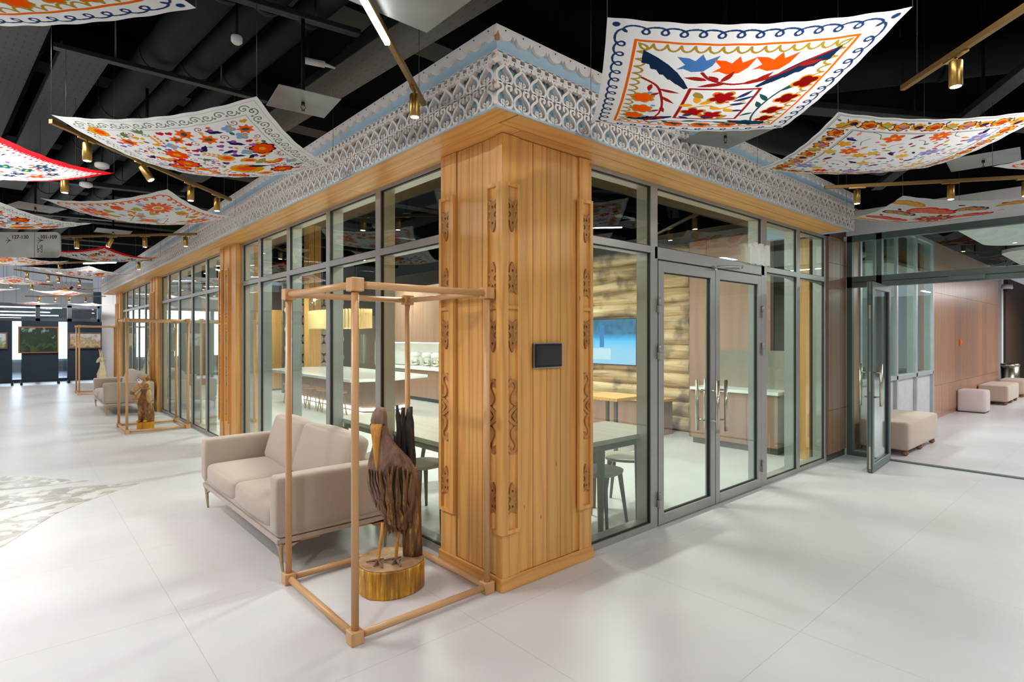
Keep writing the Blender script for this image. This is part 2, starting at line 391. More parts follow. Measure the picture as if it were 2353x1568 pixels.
# transom light over the doors, door set
def door_main():
    root = struct('door_1'); fr = MB()
    fr.box(1.685, 3.63, .075, .215, 2.18, 2.275); fr.box(1.685, 3.63, .075, .215, ZS - .03, ZS)
    fr.box(1.685, 1.72, .075, .215, 0, ZS - .03); fr.box(3.565, 3.63, .075, .215, 0, ZS - .03)
    fr.obj('frame', M['alu'], root)
    gl = MB().box(1.72, 3.565, .093, .101, 2.275, ZS - .03); gl.obj('transom_pane', M['glass'], root)
    gk = MB()
    for a in ((1.72, 1.727, 2.275, 2.755), (3.558, 3.565, 2.275, 2.755), (1.72, 3.565, 2.275, 2.282), (1.72, 3.565, 2.748, 2.755)): gk.box(a[0], a[1], .087, .109, a[2], a[3])
    gk.box(2.628, 2.640, .076, .11, .01, 2.17); gk.box(1.722, 1.730, .078, .11, .01, 2.17); gk.box(3.555, 3.563, .078, .11, .01, 2.17); gk.box(1.73, 3.555, .078, .11, 2.170, 2.178)
    gk.obj('gasket', M['black'], root)
    for x0, x1, hx, hs in ((1.731, 2.629, 2.545, 1), (2.639, 3.554, 2.690, -1)):
        lf = bpy.data.objects.new('door_leaf', None); C.objects.link(lf); lf.parent = root
        f = MB(); f.box(x0, x0 + .075, .070, .130, .008, 2.168); f.box(x1 - .075, x1, .070, .130, .008, 2.168)
        f.box(x0 + .075, x1 - .075, .070, .130, .008, .092); f.box(x0 + .075, x1 - .075, .070, .130, 2.078, 2.168)
        f.obj('leaf_frame', M['alu'], lf, .003, 1)
        MB().box(x0 + .075, x1 - .075, .094, .102, .092, 2.078).obj('pane', M['glass'], lf)
        g = MB(); 
        for a in ((x0 + .075, x0 + .083, .092, 2.078), (x1 - .083, x1 - .075, .092, 2.078), (x0 + .075, x1 - .075, .092, .1), (x0 + .075, x1 - .075, 2.07, 2.078)): g.box(a[0], a[1], .086, .11, a[2], a[3])
        g.obj('gasket', M['black'], lf)
        for y, s in ((.0, 1), (.205, -1)):
            h = MB(); h.cyl((hx, y, .68), (hx, y, 1.15), .0155, n=16)
            for z in (.78, 1.055): h.cyl((hx, y, z), (hx, .070 if s > 0 else .13, z), .009)
            h.obj('handle', M['steel'], lf)
        hg = x0 - .004 if hs > 0 else x1 + .004
        for z in (.22, 1.42, 1.80):
            q = MB(); q.cyl((hg, .058, z), (hg, .058, z + .062), .014); q.box(hg - .018, hg + .026, .046, .072, z - .06, z); q.obj('hinge', M['alu'], lf, .003, 1)
    # door closer arm
    q = MB(); q.box(2.56, 2.60, .035, .075, 2.150, 2.185); q.box(2.57, 2.70, .045, .058, 2.178, 2.190)
    q.tube([(2.60, .052, 2.185), (2.70, -.06, 2.19), (2.95, -.03, 2.21), (3.12, .06, 2.215)], .008, 6)
    q.obj('closer_arm', M['steel'], root)
    return root
door_main()
# ---------------------------------------------------------------- brown veneered pier beside the glazing, doorway partition
def pier():
    mb = MB(); mb.box(5.32, 5.72, .05, .45, .09, 2.785); mb.box(5.725, 5.95, .062, .45, .09, 2.785)
    o = mb.obj('wall_pier', M['walnut']); S(o)
    k = MB(); k.box(5.33, 5.95, .08, .45, 0, .09); S(k.obj('baseboard_pier', plain('dark_plinth', '#4a4440', .5)))
    g = MB(); g.box(5.315, 5.955, .0485, .052, .63, .634); g.box(5.315, 5.955, .0485, .052, 2.46, 2.464); g.obj('panel_joint', M['black'], o)
    j = MB(); j.box(5.712, 5.728, .047, .0545, .09, 2.785); j.obj('panel_edge', M['walnut'], o)
pier()
def partition():
    # glass partition in the plane x = 6 with an open leaf
    root = struct('door_2'); fr = MB()
    fr.box(5.97, 6.05, .00, .06, 0, 2.85); fr.box(5.97, 6.05, -.335, -.275, 0, 2.85)
    fr.box(5.97, 6.05, -6, .06, 2.775, 2.85); fr.box(5.97, 6.05, -6, .06, 2.18, 2.32)
    fr.box(5.97, 6.05, -.275, .0, 0, .05); fr.box(5.97, 6.05, -6, -.335, 0, .012)
    fr.obj('frame', M['alud'], root)
    gl = MB(); gl.box(6.0, 6.008, -.275, 0, .05, 2.18); gl.box(6.0, 6.008, -.275, 0, 2.32, 2.775); gl.box(6.0, 6.008, -6, -.335, 2.32, 2.775)
    gl.obj('pane', M['glass'], root)
    MB().box(5.965, 6.055, -6, .06, 2.243, 2.249).obj('gasket', M['black'], root)
    MB().box(5.93, 5.97, -1.35, -1.02, 2.20, 2.245).obj('door_closer', M['alud'], root)
    lf = bpy.data.objects.new('door_leaf', None); C.objects.link(lf); lf.parent = root; a_ = R(4.2); lf.rotation_euler = (0, 0, a_)
    lf.location = (5.965 - (5.965 * math.cos(a_) + .405 * math.sin(a_)), -.405 - (5.965 * math.sin(a_) - .405 * math.cos(a_)), 0)
    f = MB(); y0, y1 = -.435, -.375; xa, xb = 5.05, 5.965
    f.box(xa, xa + .075, y0, y1, .01, 2.17); f.box(xb - .075, xb, y0, y1, .01, 2.17); f.box(xa + .075, xb - .075, y0, y1, .01, .10); f.box(xa + .075, xb - .075, y0, y1, 2.09, 2.17)
    f.obj('leaf_frame', M['alud'], lf, .003, 1)
    MB().box(xa + .075, xb - .075, y0 + .026, y0 + .034, .10, 2.09).obj('pane', M['glass'], lf)
    g = MB(); g.box(xa - .002, xa + .004, y0 + .012, y0 + .016, .01, 2.17); g.box(xa - .002, xa + .004, y1 - .016, y1 - .012, .01, 2.17)
    for q in ((xa + .075, xa + .085), (xb - .085, xb - .075)): g.box(q[0], q[1], y0 + .018, y1 - .018, .10, 2.09)
    g.obj('gasket', M['black'], lf)
    p = MB(); p.box(xa - .003, xa, y0 + .02, y1 - .02, .05, .30); p.box(xa - .003, xa, y0 + .02, y1 - .02, .92, 1.15); p.box(xa - .003, xa, y0 + .02, y1 - .02, 1.75, 1.9)
    p.obj('lock_plate', M['steel'], lf)
    for y, s in ((y0 - .07, 1), (y1 + .07, -1)):
        h = MB(); h.cyl((xa + .045, y, .76), (xa + .045, y, 1.24), .0155, n=14)
        for z in (.86, 1.14): h.cyl((xa + .045, y, z), (xa + .045, y0 if s > 0 else y1, z), .009)
        h.obj('handle', M['steel'], lf)
    S(MB().box(5.955, 6.06, -6, .06, 2.855, 3.17).obj('trim_fascia', M['wall']))
    S(MB().box(5.96, 5.99, .062, .095, 0, 2.85).obj('trim_jamb', M['wall']))
partition()
# ---------------------------------------------------------------- corridor beyond the partition
def corridor():
    mb = MB(); x = 10.55; k = 0
    while x < 17.1:
        mb.box(x, min(x + .555, 17.15), .085, .30, .63, 2.36); mb.box(x, min(x + .555, 17.15), .085, .30, 2.364, 3.3)
        mb.box(x, min(x + .555, 17.15), .085, .30, .09, .626); x += .558
    S(mb.obj('wall_corridor', M['walnutc']))
    S(MB().box(10.55, 17.15, .10, .30, 0, .09).obj('baseboard_corridor', M['walnutc']))
    S(MB().box(6.06, 6.6, .1, .3, 0, 3.3).obj('wall_corridor_near', M['walnutc']))
    # glazed section of the corridor: white metal with white lower panels
    root = struct('window_6'); fr = MB(); gl = MB(); pn = MB()
    xs = [6.6, 7.25, 8.28, 9.4, 10.5]
    for c in xs: fr.box(c - .035, c + .035, .08, .22, 0, 3.3)
    fr.box(6.6, 10.5, .08, .22, 0, .04); fr.box(6.6, 10.5, .08, .22, .86, .92); fr.box(6.6, 10.5, .08, .22, 3.24, 3.3)
    for a, b in zip(xs, xs[1:]): gl.box(a + .035, b - .035, .10, .108, .92, 3.24); pn.box(a + .035, b - .035, .13, .15, .04, .86)
    fr.obj('frame', plain('light_grey_metal', '#b7bcbf', .35, .3), root); gl.obj('pane', M['glass'], root); pn.obj('lower_panel', plain('white_board', '#c6c6c8', .4), root)
    S(MB().box(6.3, 12, 3.2, 3.3, 0, 3.3).obj('wall_shop', plain('shop_wall', '#cfd3d2', .6)))
    cr = MB()
    S(MB().box(19.6, 19.9, .35, .62, 0, 3.3).obj('wall_pillar', M['wall']))
    S(MB().box(19.95, 27, .30, .5, 0, 3.3).obj('wall_dark', M['darkwood']))
    S(MB().box(17.16, 17.9, .6, 1.4, 0, 3.3).obj('wall_nook', M['wall']))
    S(MB().box(27, 27.2, -6, 1, 0, 3.3).obj('wall_end', M['wall']))
    S(MB().box(6.06, 27, -6.2, -6.0, 0, 3.3).obj('wall_corridor_right', M['wall']))
    # suspended white ceiling clouds
    def cloud(name, x0, x1, y0, y1, z, label):
        pts = []; r = .55
        for cx_, cy_, a0 in ((x1 - r, y1 - r, 0), (x0 + r, y1 - r, 90), (x0 + r, y0 + r, 180), (x1 - r, y0 + r, 270)):
            for k in range(9): a = R(a0 + k * 11.25); pts.append((cx_ + r * math.cos(a), cy_ + r * math.sin(a)))
        o = MB().prism(pts, z, z + .06).obj('ceiling_cloud', M['wall']); tag(o, label, 'ceiling panel', 'white ceiling rafts over the corridor')
    cloud('c', 6.9, 10.2, -4.4, -.75, 3.05, 'large white rounded ceiling raft nearest the doorway')
    cloud('c', 10.9, 14.8, -4.2, -.75, 3.05, 'white rounded ceiling raft further down the corridor')
t_ = None
M['walnutc'] = wood('corridor_veneer', '#b98d74', '#9a6c54', 'z', .3, ring=2.2, knots=False, contrast=.45)
M['darkwood'] = plain('perforated_dark_wood', '#4c3628', .6, 0, .35, 60)
corridor()
# ---------------------------------------------------------------- far end of the hall
def far_end():
    S(MB().box(.08, 2.0, 21.5, 21.7, 0, 3.6).obj('wall_far_white', M['wall']))
    S(MB().box(-14, .08, 24.4, 24.5, 2.62, 3.6).obj('wall_far_fascia', M['wall']))
    root = struct('window_7'); fr = MB(); gl = MB()
    xs = [-7.2, -5.4, -3.6, -1.6, -.75, .1]
    for c in xs: fr.box(c - .06, c + .06, 22.45, 22.6, 0, 2.62)
    fr.box(-7.2, .1, 22.45, 22.6, 2.05, 2.16); fr.box(-7.2, .1, 22.45, 22.6, 2.55, 2.66); fr.box(-7.2, .1, 22.45, 22.6, 0, .1)
    fr.obj('frame', plain('dark_grey_frame', '#59636b', .4, .3), root)
    gl.box(-7.2, .1, 22.5, 22.508, .1, 2.6); gl.obj('pane', M['glassc'], root)
    # bright windows at the very back, under daylight
    wr = struct('window_8'); w8 = MB(); f8 = MB()
    for x in (-6.9, -5.35, -3.95, -2.42, -1.02, .4, 1.8): w8.box(x, x + .62, 29.6, 29.62, .55, 2.2); f8.box(x - .05, x, 29.55, 29.65, .5, 2.25); f8.box(x + .62, x + .67, 29.55, 29.65, .5, 2.25)
    w8.obj('daylight_pane', emit('window_daylight', '#bcdcff', 2.4), wr); f8.obj('frame', M['alu'], wr)
    S(MB().box(-14, 14, 29.66, 29.8, 0, 3.6).obj('wall_back', plain('bluish_wall', '#7f8f9c', .7)))
far_end()
S(MB().box(-9.0, -8.8, -14, 30, 0, 4.6).obj('wall_hall_left', plain('hall_wall', '#cfd0d0', .7)))
S(MB().box(-9, 12, -8.2, -8.0, 0, 4.6).obj('wall_hall_behind', plain('hall_wall_2', '#c4c5c5', .7)))
# ================================================================ cornice with carved lace, soffit, wooden columns
from mathutils.geometry import tessellate_polygon
P_ = .1277; CT_ = .427
FX = lambda u, v, d: (u, -.240 - d, ZS + v)
FY = lambda u, v, d: (-.240 - d, u, ZS + v)
LOW = [(.009, .034), (.017, .040), (.0215, .032), (.014, .022), (.012, .014), (.030, .011), (.049, .018), (.0575, .040), (.053, .064), (.036, .084), (.018, .098), (.011, .112), (.017, .127), (.034, .134), (.048, .127), (.048, .113), (.036, .109)]
UPP = [(.009, .165), (.017, .169), (.0205, .161), (.013, .152), (.014, .145), (.032, .142), (.050, .150), (.0575, .172), (.049, .194), (.028, .212), (.011, .228), (.004, .243)]
def lace(name, u0, u1, fn, nearf, parent, nrm):
    mb = MB(); k = 0; u = u0
    while u < u1:
        n = nearf(u)
        for st in (LOW, UPP):
            for s in (1, -1):
                ribbon(mb, [(u + s * p[0], p[1]) for p in (spline(st, n) if n > 1 else st)] , .0150, 0, .024, fn)
        # nub of the trefoil, stepped arch and dentils
        ribbon(mb, [(u, .012), (u, .052)], [.017, .007], 0, .018, fn)
        ribbon(mb, [(u, .140), (u, .178)], [.017, .007], 0, .018, fn)
        h = P_ / 2
        ribbon(mb, [(u - h, .262), (u - h * .72, .248), (u - h * .45, .256), (u - h * .22, .240), (u, .250), (u + h * .22, .240), (u + h * .45, .256), (u + h * .72, .248), (u + h, .262)], .017, 0, .030, fn)
        for c in (-h / 2, h / 2):
            ribbon(mb, [(u + c, .250), (u + c, .270), (u + c, .285), (u + c, .298)], [.048, .034, .030, .040], 0, .026, fn)
        u += P_; k += 1
    ribbon(mb, [(u0 - P_ / 2, .300), (u - P_ / 2, .300)], .012, 0, .026, fn)
    ribbon(mb, [(u0 - P_ / 2, .268), (u - P_ / 2, .268)], .010, 0, .024, fn)
    o = mb.obj('lace_panel', M['white'], parent); o.data.materials.append(M['rim'])
    ax = 1 if nrm == 'y' else 0
    for p in o.data.polygons:
        if abs(p.normal[ax]) < .5: p.material_index = 1
    return o
def skirt(u0, u1, fn, d0, d1, parent, step, nrm, us0=None):
    """scalloped board: lobes with a pointed tooth between"""
    def hb(u):
        q = ((u - u0) / P_ + .5) % 1 - .5
        a = abs(q) * P_
        if a < .047: return .390 - .032 * math.sqrt(max(0, 1 - (a / .047) ** 2))
        return .395 - .024 * max(0, 1 - abs(a - P_ / 2) / .012) if a > P_ / 2 - .012 else .397
    us = []; u = u0 - P_ / 2 if us0 is None else us0
    while u < u1: us.append(u); u += step
    us.append(u1); mb = MB(); v = []; f = []
    for u in us:
        b = hb(u); v += [fn(u, b, d1), fn(u, CT_, d1), fn(u, b, d0), fn(u, CT_, d0)]
    for i in range(len(us) - 1):
        a = i * 4; b = a + 4
        f += [(a, b, b + 1, a + 1), (a + 2, a, b, b + 2)[::-1], (a + 1, b + 1, b + 3, a + 3), (a + 3, b + 3, b + 2, a + 2)]
    f += [(0, 1, 3, 2), (len(v) - 4, len(v) - 3, len(v) - 1, len(v) - 2)]
    mb.add(v, f); o = mb.obj('scalloped_board', M['white'], parent); o.data.materials.append(M['rim'])
    ax = 1 if nrm == 'y' else 0
    for p in o.data.polygons:
        if abs(p.normal[ax]) < .5: p.material_index = 1
    first = None; u = u0
    while u < min(u1, u0 + 5.3):
        p = Vector(fn(u, .409, d1))
        if first is None:
            q = Vector(fn(u, .409, d1 + .003)) - p; first = MB().cyl((0, 0, 0), q, .0042, n=6).obj('screw', M['black'], parent); first.location = p
        else: k = first.copy(); C.objects.link(k); k.parent = parent; k.location = p
        u += P_
def cornice():
    XE = 5.18; YE = 18.0
    a = thing('cornice', 'blue and white carved lace cornice running round the corner of the glazed pavilion', 'cornice')
    n1 = lambda u: 4 if u < 1.6 else (3 if u < 3 else 2)
    lace('x', -.206, XE, FX, n1, a, 'y')
    mb = MB(); mb.box(-.222, XE, -.222, -.205, ZS + .0205, ZS + .262); mb.box(-.262, XE, -.262, -.253, ZS - .004, ZS + .010)
    mb.obj('backing_board', M['blue'], a)
    mb = MB(); mb.box(-.15, XE, -.15, -.13, ZS + .2, ZS + .43); mb.obj('inner_board', M['pineX'], a)
    mb = MB()
    for i in range(5): mb.box(-.262 if i == 0 else -.24 + i * 1.1, min(-.242 + (i + 1) * 1.1, XE + .04), -.262, -.240, ZS + .306, ZS + .424)
    mb.box(-.270, XE + .02, -.270, -.20, ZS + .300, ZS + .308)
    mb.obj('crown_board', M['blue'], a)
    skirt(-.206 - .01, XE + .05, FX, .022, .042, a, P_ / 20, 'y')
    mb = MB(); mb.box(-.085, XE - .12, -.252, -.085, ZS - .0005, ZS + .02); mb.box(.082, XE - .12, -.083, .075, ZS - .002, ZS + .02)
    mb.obj('soffit_board', M['pineX'], a)
    mb = MB(); mb.box(XE - .12, XE, -.222, .9, ZS, ZS + .42); mb.obj('end_board', M['blue'], a)
    b = a
    n2 = lambda u: 4 if u < 1.2 else (3 if u < 3 else (2 if u < 7 else 1))
    lace('y', -.173, YE, FY, n2, b, 'x')
    mb = MB(); mb.box(-.222, -.205, -.205, YE, ZS + .0205, ZS + .262); mb.box(-.262, -.253, -.253, YE, ZS - .004, ZS + .010)
    mb.obj('backing_board', M['blue'], b)
    mb = MB(); mb.box(-.15, -.13, -.13, YE, ZS + .2, ZS + .43); mb.obj('inner_board', M['pineY'], b)
    mb = MB(); y = -.240
    while y < YE: mb.box(-.262, -.240, y, min(y + 1.098, YE), ZS + .306, ZS + .424); y += 1.1
    mb.box(-.270, -.20, -.20, YE, ZS + .300, ZS + .308)
    mb.obj('crown_board', M['blue'], b)
    skirt(-.206 - .01, YE, FY, .022, .042, b, P_ / 14, 'x', -.2615)
    mb = MB()
    mb.box(-.252, -.10, -.252, 3.2, ZS - .001, ZS + .02); mb.box(-.252, -.10, 3.203, 8.4, ZS - .001, ZS + .02); mb.box(-.252, -.10, 8.403, YE, ZS - .001, ZS + .02)
    mb.box(-.098, .075, -.083, 1.9, ZS - .002, ZS + .02); mb.box(-.098, .075, 1.903, 6.0, ZS - .002, ZS + .02); mb.box(-.098, .075, 6.003, YE, ZS - .002, ZS + .02)
    mb.obj('soffit_board', M['pineY'], b)
    mb = MB(); mb.box(-.276, -.255, -.276, -.262, ZS + .35, ZS + .424); mb.obj('corner_strip', M['carve'], b)
cornice()
def plate(mb, outer, holes, d0, d1, fn):
    loops = [[Vector((p[0], p[1], 0)) for p in outer]] + [[Vector((p[0], p[1], 0)) for p in h] for h in holes]
    tris = tessellate_polygon(loops); flat = [p for l in loops for p in l]; n = len(flat)
    v = [fn(p.x, p.y, d1) for p in flat] + [fn(p.x, p.y, d0) for p in flat]
    f = [tuple(t) for t in tris] + [tuple(n + i for i in t[::-1]) for t in tris]
    k = 0
    for l in loops:
        m = len(l)
        for i in range(m): a = k + i; b = k + (i + 1) % m; f.append((a, b, n + b, n + a))
        k += m
    mb.add(v, f)
ORN = [(0, .93), (.22, .95), (.5, 1.02), (.5, .90), (.40, .86), (.26, .81), (.22, .76), (.28, .70), (.5, .67), (.5, .63), (.30, .60), (.17, .55), (.17, .48), (.30, .43), (.5, .40), (.5, .35), (.32, .33), (.27, .24), (.25, .16), (.12, .05), (.02, -.02)]
def orn(mb, fn, u, z0, z1, w, flip, d0, d1):
    h = z1 - z0
    def T(p): return (u + p[0] * w, z0 + h * ((1 - p[1]) if flip else p[1]))
    half = ORN; outer = [T(p) for p in half] + [T((-p[0], p[1])) for p in half[::-1] if p[0] > 0]
    circ = [T((.09 * math.cos(a), .26 + .045 * math.sin(a))) for a in [k * math.pi / 5 for k in range(10)]]
    heart = [T(q) for q in ((0, .70), (.09, .76), (.10, .80), (.04, .81), (0, .785), (-.04, .81), (-.10, .80), (-.10, .76))]
    plate(mb, outer, [circ, heart], d0, d1, fn)
SCR = [(-.10, .935), (-.26, .925), (-.34, .955), (-.16, .99), (.20, .985), (.38, .94), (.40, .88), (.16, .82), (-.02, .76), (.02, .70), (.34, .66), (.40, .63), (.05, .585), (-.30, .54), (-.42, .5)]
def scroll(mb, fn, u, z0, z1, w, d0, d1):
    h = z1 - z0; top = spline(SCR, 4)
    full = top + [(p[0], 1 - p[1]) for p in top[::-1][1:]]
    ribbon(mb, [(u + p[0] * w, z0 + h * p[1]) for p in full], w * .27, d0, d1, fn)
    ribbon(mb, [(u + w * .45, z0 + h * .58), (u + w * .1, z0 + h * .5), (u + w * .45, z0 + h * .42)], w * .25, d0, d1, fn)
def casing(parent, fn, u0, u1, r0, r1, z0, z1, k=1.0):
    """carved casing strip: frame with a recess r0..r1 and applied fretwork; fn(u, z, d)"""
    mb = MB()
    def bx(a, b, c, d, e=0.0, g=.022):
        v = [fn(u, z, q) for z in (c, d) for u, q in ((a, e), (b, e), (b, g), (a, g))]
        mb.add(v, [(0, 3, 2, 1), (4, 5, 6, 7), (0, 1, 5, 4), (1, 2, 6, 5), (2, 3, 7, 6), (3, 0, 4, 7)])
    bx(u0, r0, z0, z1); bx(r1, u1, z0, z1); bx(r0, r1, z0, z0 + .022); bx(r0, r1, z1 - .022, z1); bx(r0, r1, z0 + .64 * (z1 - z0), z0 + .64 * (z1 - z0) + .02)
    bx(r0, r1, z0, z1, 0, .004)
    o = mb.obj('casing', M['pine'], parent)
    c = (r0 + r1) / 2; w = (r1 - r0) * .98; H = z1 - z0
    q = lambda z: z0 + (z - .353) / 2.128 * H
    for a, b, fl in ((2.19, 2.385, 0), (1.81, 2.00, 1), (1.455, 1.65, 0), (.47, .655, 1)):
        om = MB(); orn(om, fn, c, q(a), q(b), w, fl, .004, .017); om.obj('carved_rosette', M['carve'], o)
    om = MB(); scroll(om, fn, c, q(.842), q(1.283), w, .004, .017); om.obj('carved_scroll', M['carve'], o)
def corner_column():
    t = thing('wooden_column', 'broad pine corner column with carved casings carrying the small black tablet', 'column')
    MB().box(.04, .80, .04, .64, 0, ZS - .006).obj('core', M['pine'], t)
    mb = MB(); mb.box(0, .84, 0, .018, 0, .082); mb.box(.018, .84, .018, .05, 0, .06); mb.box(.818, .84, .05, .68, 0, .082)
    mb.obj('plinth', M['pineX'], t, .002, 1)
    mb = MB(); mb.box(0, .018, .018, .68, 0, .082); mb.box(.018, .818, .665, .68, 0, .082); mb.obj('plinth', M['pineY'], t, .002, 1)
    mb = MB(); g = .0022; zt = ZS - .006
    mb.box(.010, .155 - g, .008, .04, .082, zt)
    for a, b in ((.155, .273), (.273, .398), (.398, .524), (.524, .648)): mb.box(a + g, b - g, .020, .04, .082, zt)
    mb.box(.705, .828, .010, .04, .082, zt); mb.box(.648 + g, .705, .026, .04, .082, zt)
    mb.box(.800, .828, .04, .665, .082, zt)
    mb.box(.008, .0095, .010, .073 - g, .082, zt); mb.box(.0095, .04, .0095, .073 - g, .082, zt)
    for a, b in ((.073, .218), (.218, .356), (.356, .486)): mb.box(.020, .04, a + g, b - g, .082, zt)
    mb.box(.010, .04, .489, .665, .082, zt); mb.box(.04, .8, .64, .665, .082, zt)
    mb.obj('plank_cladding', M['pine'], t, .0015, 1)
    fr = lambda u, z, d: (u, .006 - d, z)
    fl = lambda u, z, d: (.006 - d, u, z)
    casing(t, fr, .0061, .135, .036, .113, .353, 2.481)
    casing(t, fl, .0061, .135, .039, .122, .353, 2.481)
    MB().box(-.016, .0058, -.016, .0058, .353, 2.481).obj('corner_post', M['pine'], t)
    casing(t, lambda u, z, d: (u, .008 - d, z), .677, .817, .717, .789, .366, 2.488)
    casing(t, lambda u, z, d: (.008 - d, u, z), .49, .654, .54, .628, .366, 2.488)
corner_column()
def side_column(y0, label):
    y1 = y0 + .78
    t = thing('wooden_column', label, 'column', (0, 0, 0), 0, None)
    MB().box(.03, .30, y0 + .01, y1 - .01, 0, ZS - .006).obj('core', M['pine'], t)
    mb = MB(); g = .002
    for a, b, d in ((0, .18, .0), (.18, .29, .014), (.29, .46, .0), (.46, .61, .014), (.61, .78, .0)): mb.box(.004 + d, .03, y0 + a + g, y0 + b - g, 0, ZS - .006)
    mb.box(.03, .30, y0 - .002, y0 + .01, 0, ZS - .006); mb.box(.03, .3, y1 - .01, y1 + .002, 0, ZS - .006)
    mb.obj('plank_cladding', M['pine'], t)
    for a in (.295, .62):
        casing(t, lambda u, z, d: (.004 - d, u, z), y0 + a, y0 + a + .155, y0 + a + .035, y0 + a + .12, .36, 2.48)
side_column(5.455, 'pine column with carved casings on the long side, just beyond the near sofa')
side_column(10.95, 'pine column with carved casings on the long side, behind the far sofa')
side_column(16.45, 'furthest pine column of the long side, before the white wall')
# ================================================================ sofas
def fabric(name, a, b, rough=.9, sc=260):
    t = NT(name); v = t.coords()
    n = t.noise(v, sc, 3, .7); n2 = t.noise(v, 5, 2)
    c = t.mix(n, lin(a), lin(b)); c = t.mix(t.math('MULTIPLY', n2, .15), c, lin(b))
    t.bsdf(c, rough, 0, n, .25, .002, Sheen_Weight=.25); return t.m
M['sofa'] = fabric('beige_weave', '#c1b0a3', '#9c8c7f')
def cushion(mb, x0, x1, y0, y1, z0, z1, r=.04, puff=.02, n=10, Mx=None):
    """rounded box with slightly domed faces"""
    cx, cy, cz = (x0 + x1) / 2, (y0 + y1) / 2, (z0 + z1) / 2; hx, hy, hz = (x1 - x0) / 2, (y1 - y0) / 2, (z1 - z0) / 2
    v = []; f = []
    def P(a, b, c):
        px, py, pz = a * hx, b * hy, c * hz
        qx = max(-hx + r, min(hx - r, px)); qy = max(-hy + r, min(hy - r, py)); qz = max(-hz + r, min(hz - r, pz))
        d = Vector((px - qx, py - qy, pz - qz))
        if d.length > 1e-9: d = d.normalized() * r
        e = Vector((qx, qy, qz)) + d
        e.x += puff * a * (1 - b * b) * (1 - c * c) * abs(a) ** 3; e.y += puff * b * (1 - a * a) * (1 - c * c) * abs(b) ** 3; e.z += puff * c * (1 - a * a) * (1 - b * b) * abs(c) ** 3
        return (e.x + cx, e.y + cy, e.z + cz)
    for ax in range(3):
        for s in (-1, 1):
            base = len(v)
            for i in range(n + 1):
                for j in range(n + 1):
                    # denser sampling towards the edges
                    u = math.sin((i / n - .5) * math.pi); w = math.sin((j / n - .5) * math.pi)
                    q = [0, 0, 0]; q[ax] = s; q[(ax + 1) % 3] = u; q[(ax + 2) % 3] = w
                    v.append(P(*q))
            for i in range(n):
                for j in range(n):
                    a = base + i * (n + 1) + j; g = (a, a + n + 1, a + n + 2, a + 1)
                    f.append(g if s > 0 else g[::-1])
    mb.add(v, f, True, Mx); return mb
def weld(o):
    m = o.modifiers.new('weld', 'WELD'); m.merge_threshold = .0004; return o
def sofa_build():
    # faces -X; origin at the floor, in the middle of the length (y)
    t = thing('sofa', 'beige two-seat sofa with brass legs behind the wooden display frame of the bird', 'sofa', (-.50, 2.115, 0))
    L = .975
    q = MB(); cushion(q, -.42, .40, -L + .01, L - .01, .235, .30, .02, 0); weld(q.obj('base', M['sofa'], t))
    for s in (-1, 1):
        q = MB(); y0, y1 = (s * L, s * (L - .14)) if s < 0 else (s * (L - .14), s * L)
        cushion(q, -.435, .40, y0, y1, .262, .635, .028, .004); weld(q.obj('armrest', M['sofa'], t))
    q = MB(); cushion(q, .26, .405, -L + .13, L - .13, .262, .635, .03, .004); weld(q.obj('back_frame', M['sofa'], t))
    for s in (-1, 1):
        q = MB(); y0, y1 = (-.835, -.002) if s < 0 else (.002, .835)
        cushion(q, -.425, .20, y0, y1, .255, .425, .045, .03); weld(q.obj('seat_cushion', M['sofa'], t))
    for s in (-1, 1):
        q = MB(); Mx = Matrix.Translation((.155, s * .41, .60)) @ Matrix.Rotation(R(17), 4, 'Y') @ Matrix.Rotation(R(-4 * s), 4, 'Z')
        cushion(q, -.085, .085, -.405, .405, -.20, .215, .045, .03, Mx=Mx); c = weld(q.obj('back_cushion', M['sofa'], t))
    sk = MB(); sk.box(-.425, .395, -L + .015, L - .015, .200, .232); sk.obj('skirt_rail', M['sofa'], t, .004)
    for sx in (-1, 1):
        for sy in (-1, 1):
            x = -.395 if sx < 0 else .365; y = sy * (L - .035)
            l = MB()
            rs = []
            for z, r, dx in ((.200, .030, 0), (.18, .018, .002), (.12, .014, .0), (.05, .011, -.006), (0, .008, -.012)):
                rs.append([(x + sx * -dx * -1 + r * math.cos(a), y - sy * dx + r * math.sin(a), z) for a in [k * math.pi / 4 for k in range(8)]])
            l.rings(rs[::-1])
            # winged bracket under the rail
            l.box(min(x, x - sx * .26), max(x, x - sx * .26), y - .006, y + .006, .186, .200); l.box(x - .006, x + .006, min(y, y - sy * .22), max(y, y - sy * .22), .186, .200)
            l.add([(x - .006, y, .2), (x - .006, y - sy * .12, .19), (x - .006, y, .13), (x + .006, y, .2), (x + .006, y - sy * .12, .19), (x + .006, y, .13)], [(0, 1, 2), (3, 5, 4), (0, 3, 4, 1), (1, 4, 5, 2)])
            l.add([(x, y - .006, .2), (x - sx * .13, y - .006, .19), (x, y - .006, .13), (x, y + .006, .2), (x - sx * .13, y + .006, .19), (x, y + .006, .13)], [(0, 1, 2), (3, 5, 4), (0, 3, 4, 1), (1, 4, 5, 2)])
            l.obj('leg', M['brassleg'], t)
    return t
M['brassleg'] = plain('champagne_metal', '#b9a37c', .3, .85, .05)
sofa = sofa_build()
clone(sofa, (-.47, 11.78, 0), None, 'beige two-seat sofa further down the hall, behind the carved figure with the painted eye')
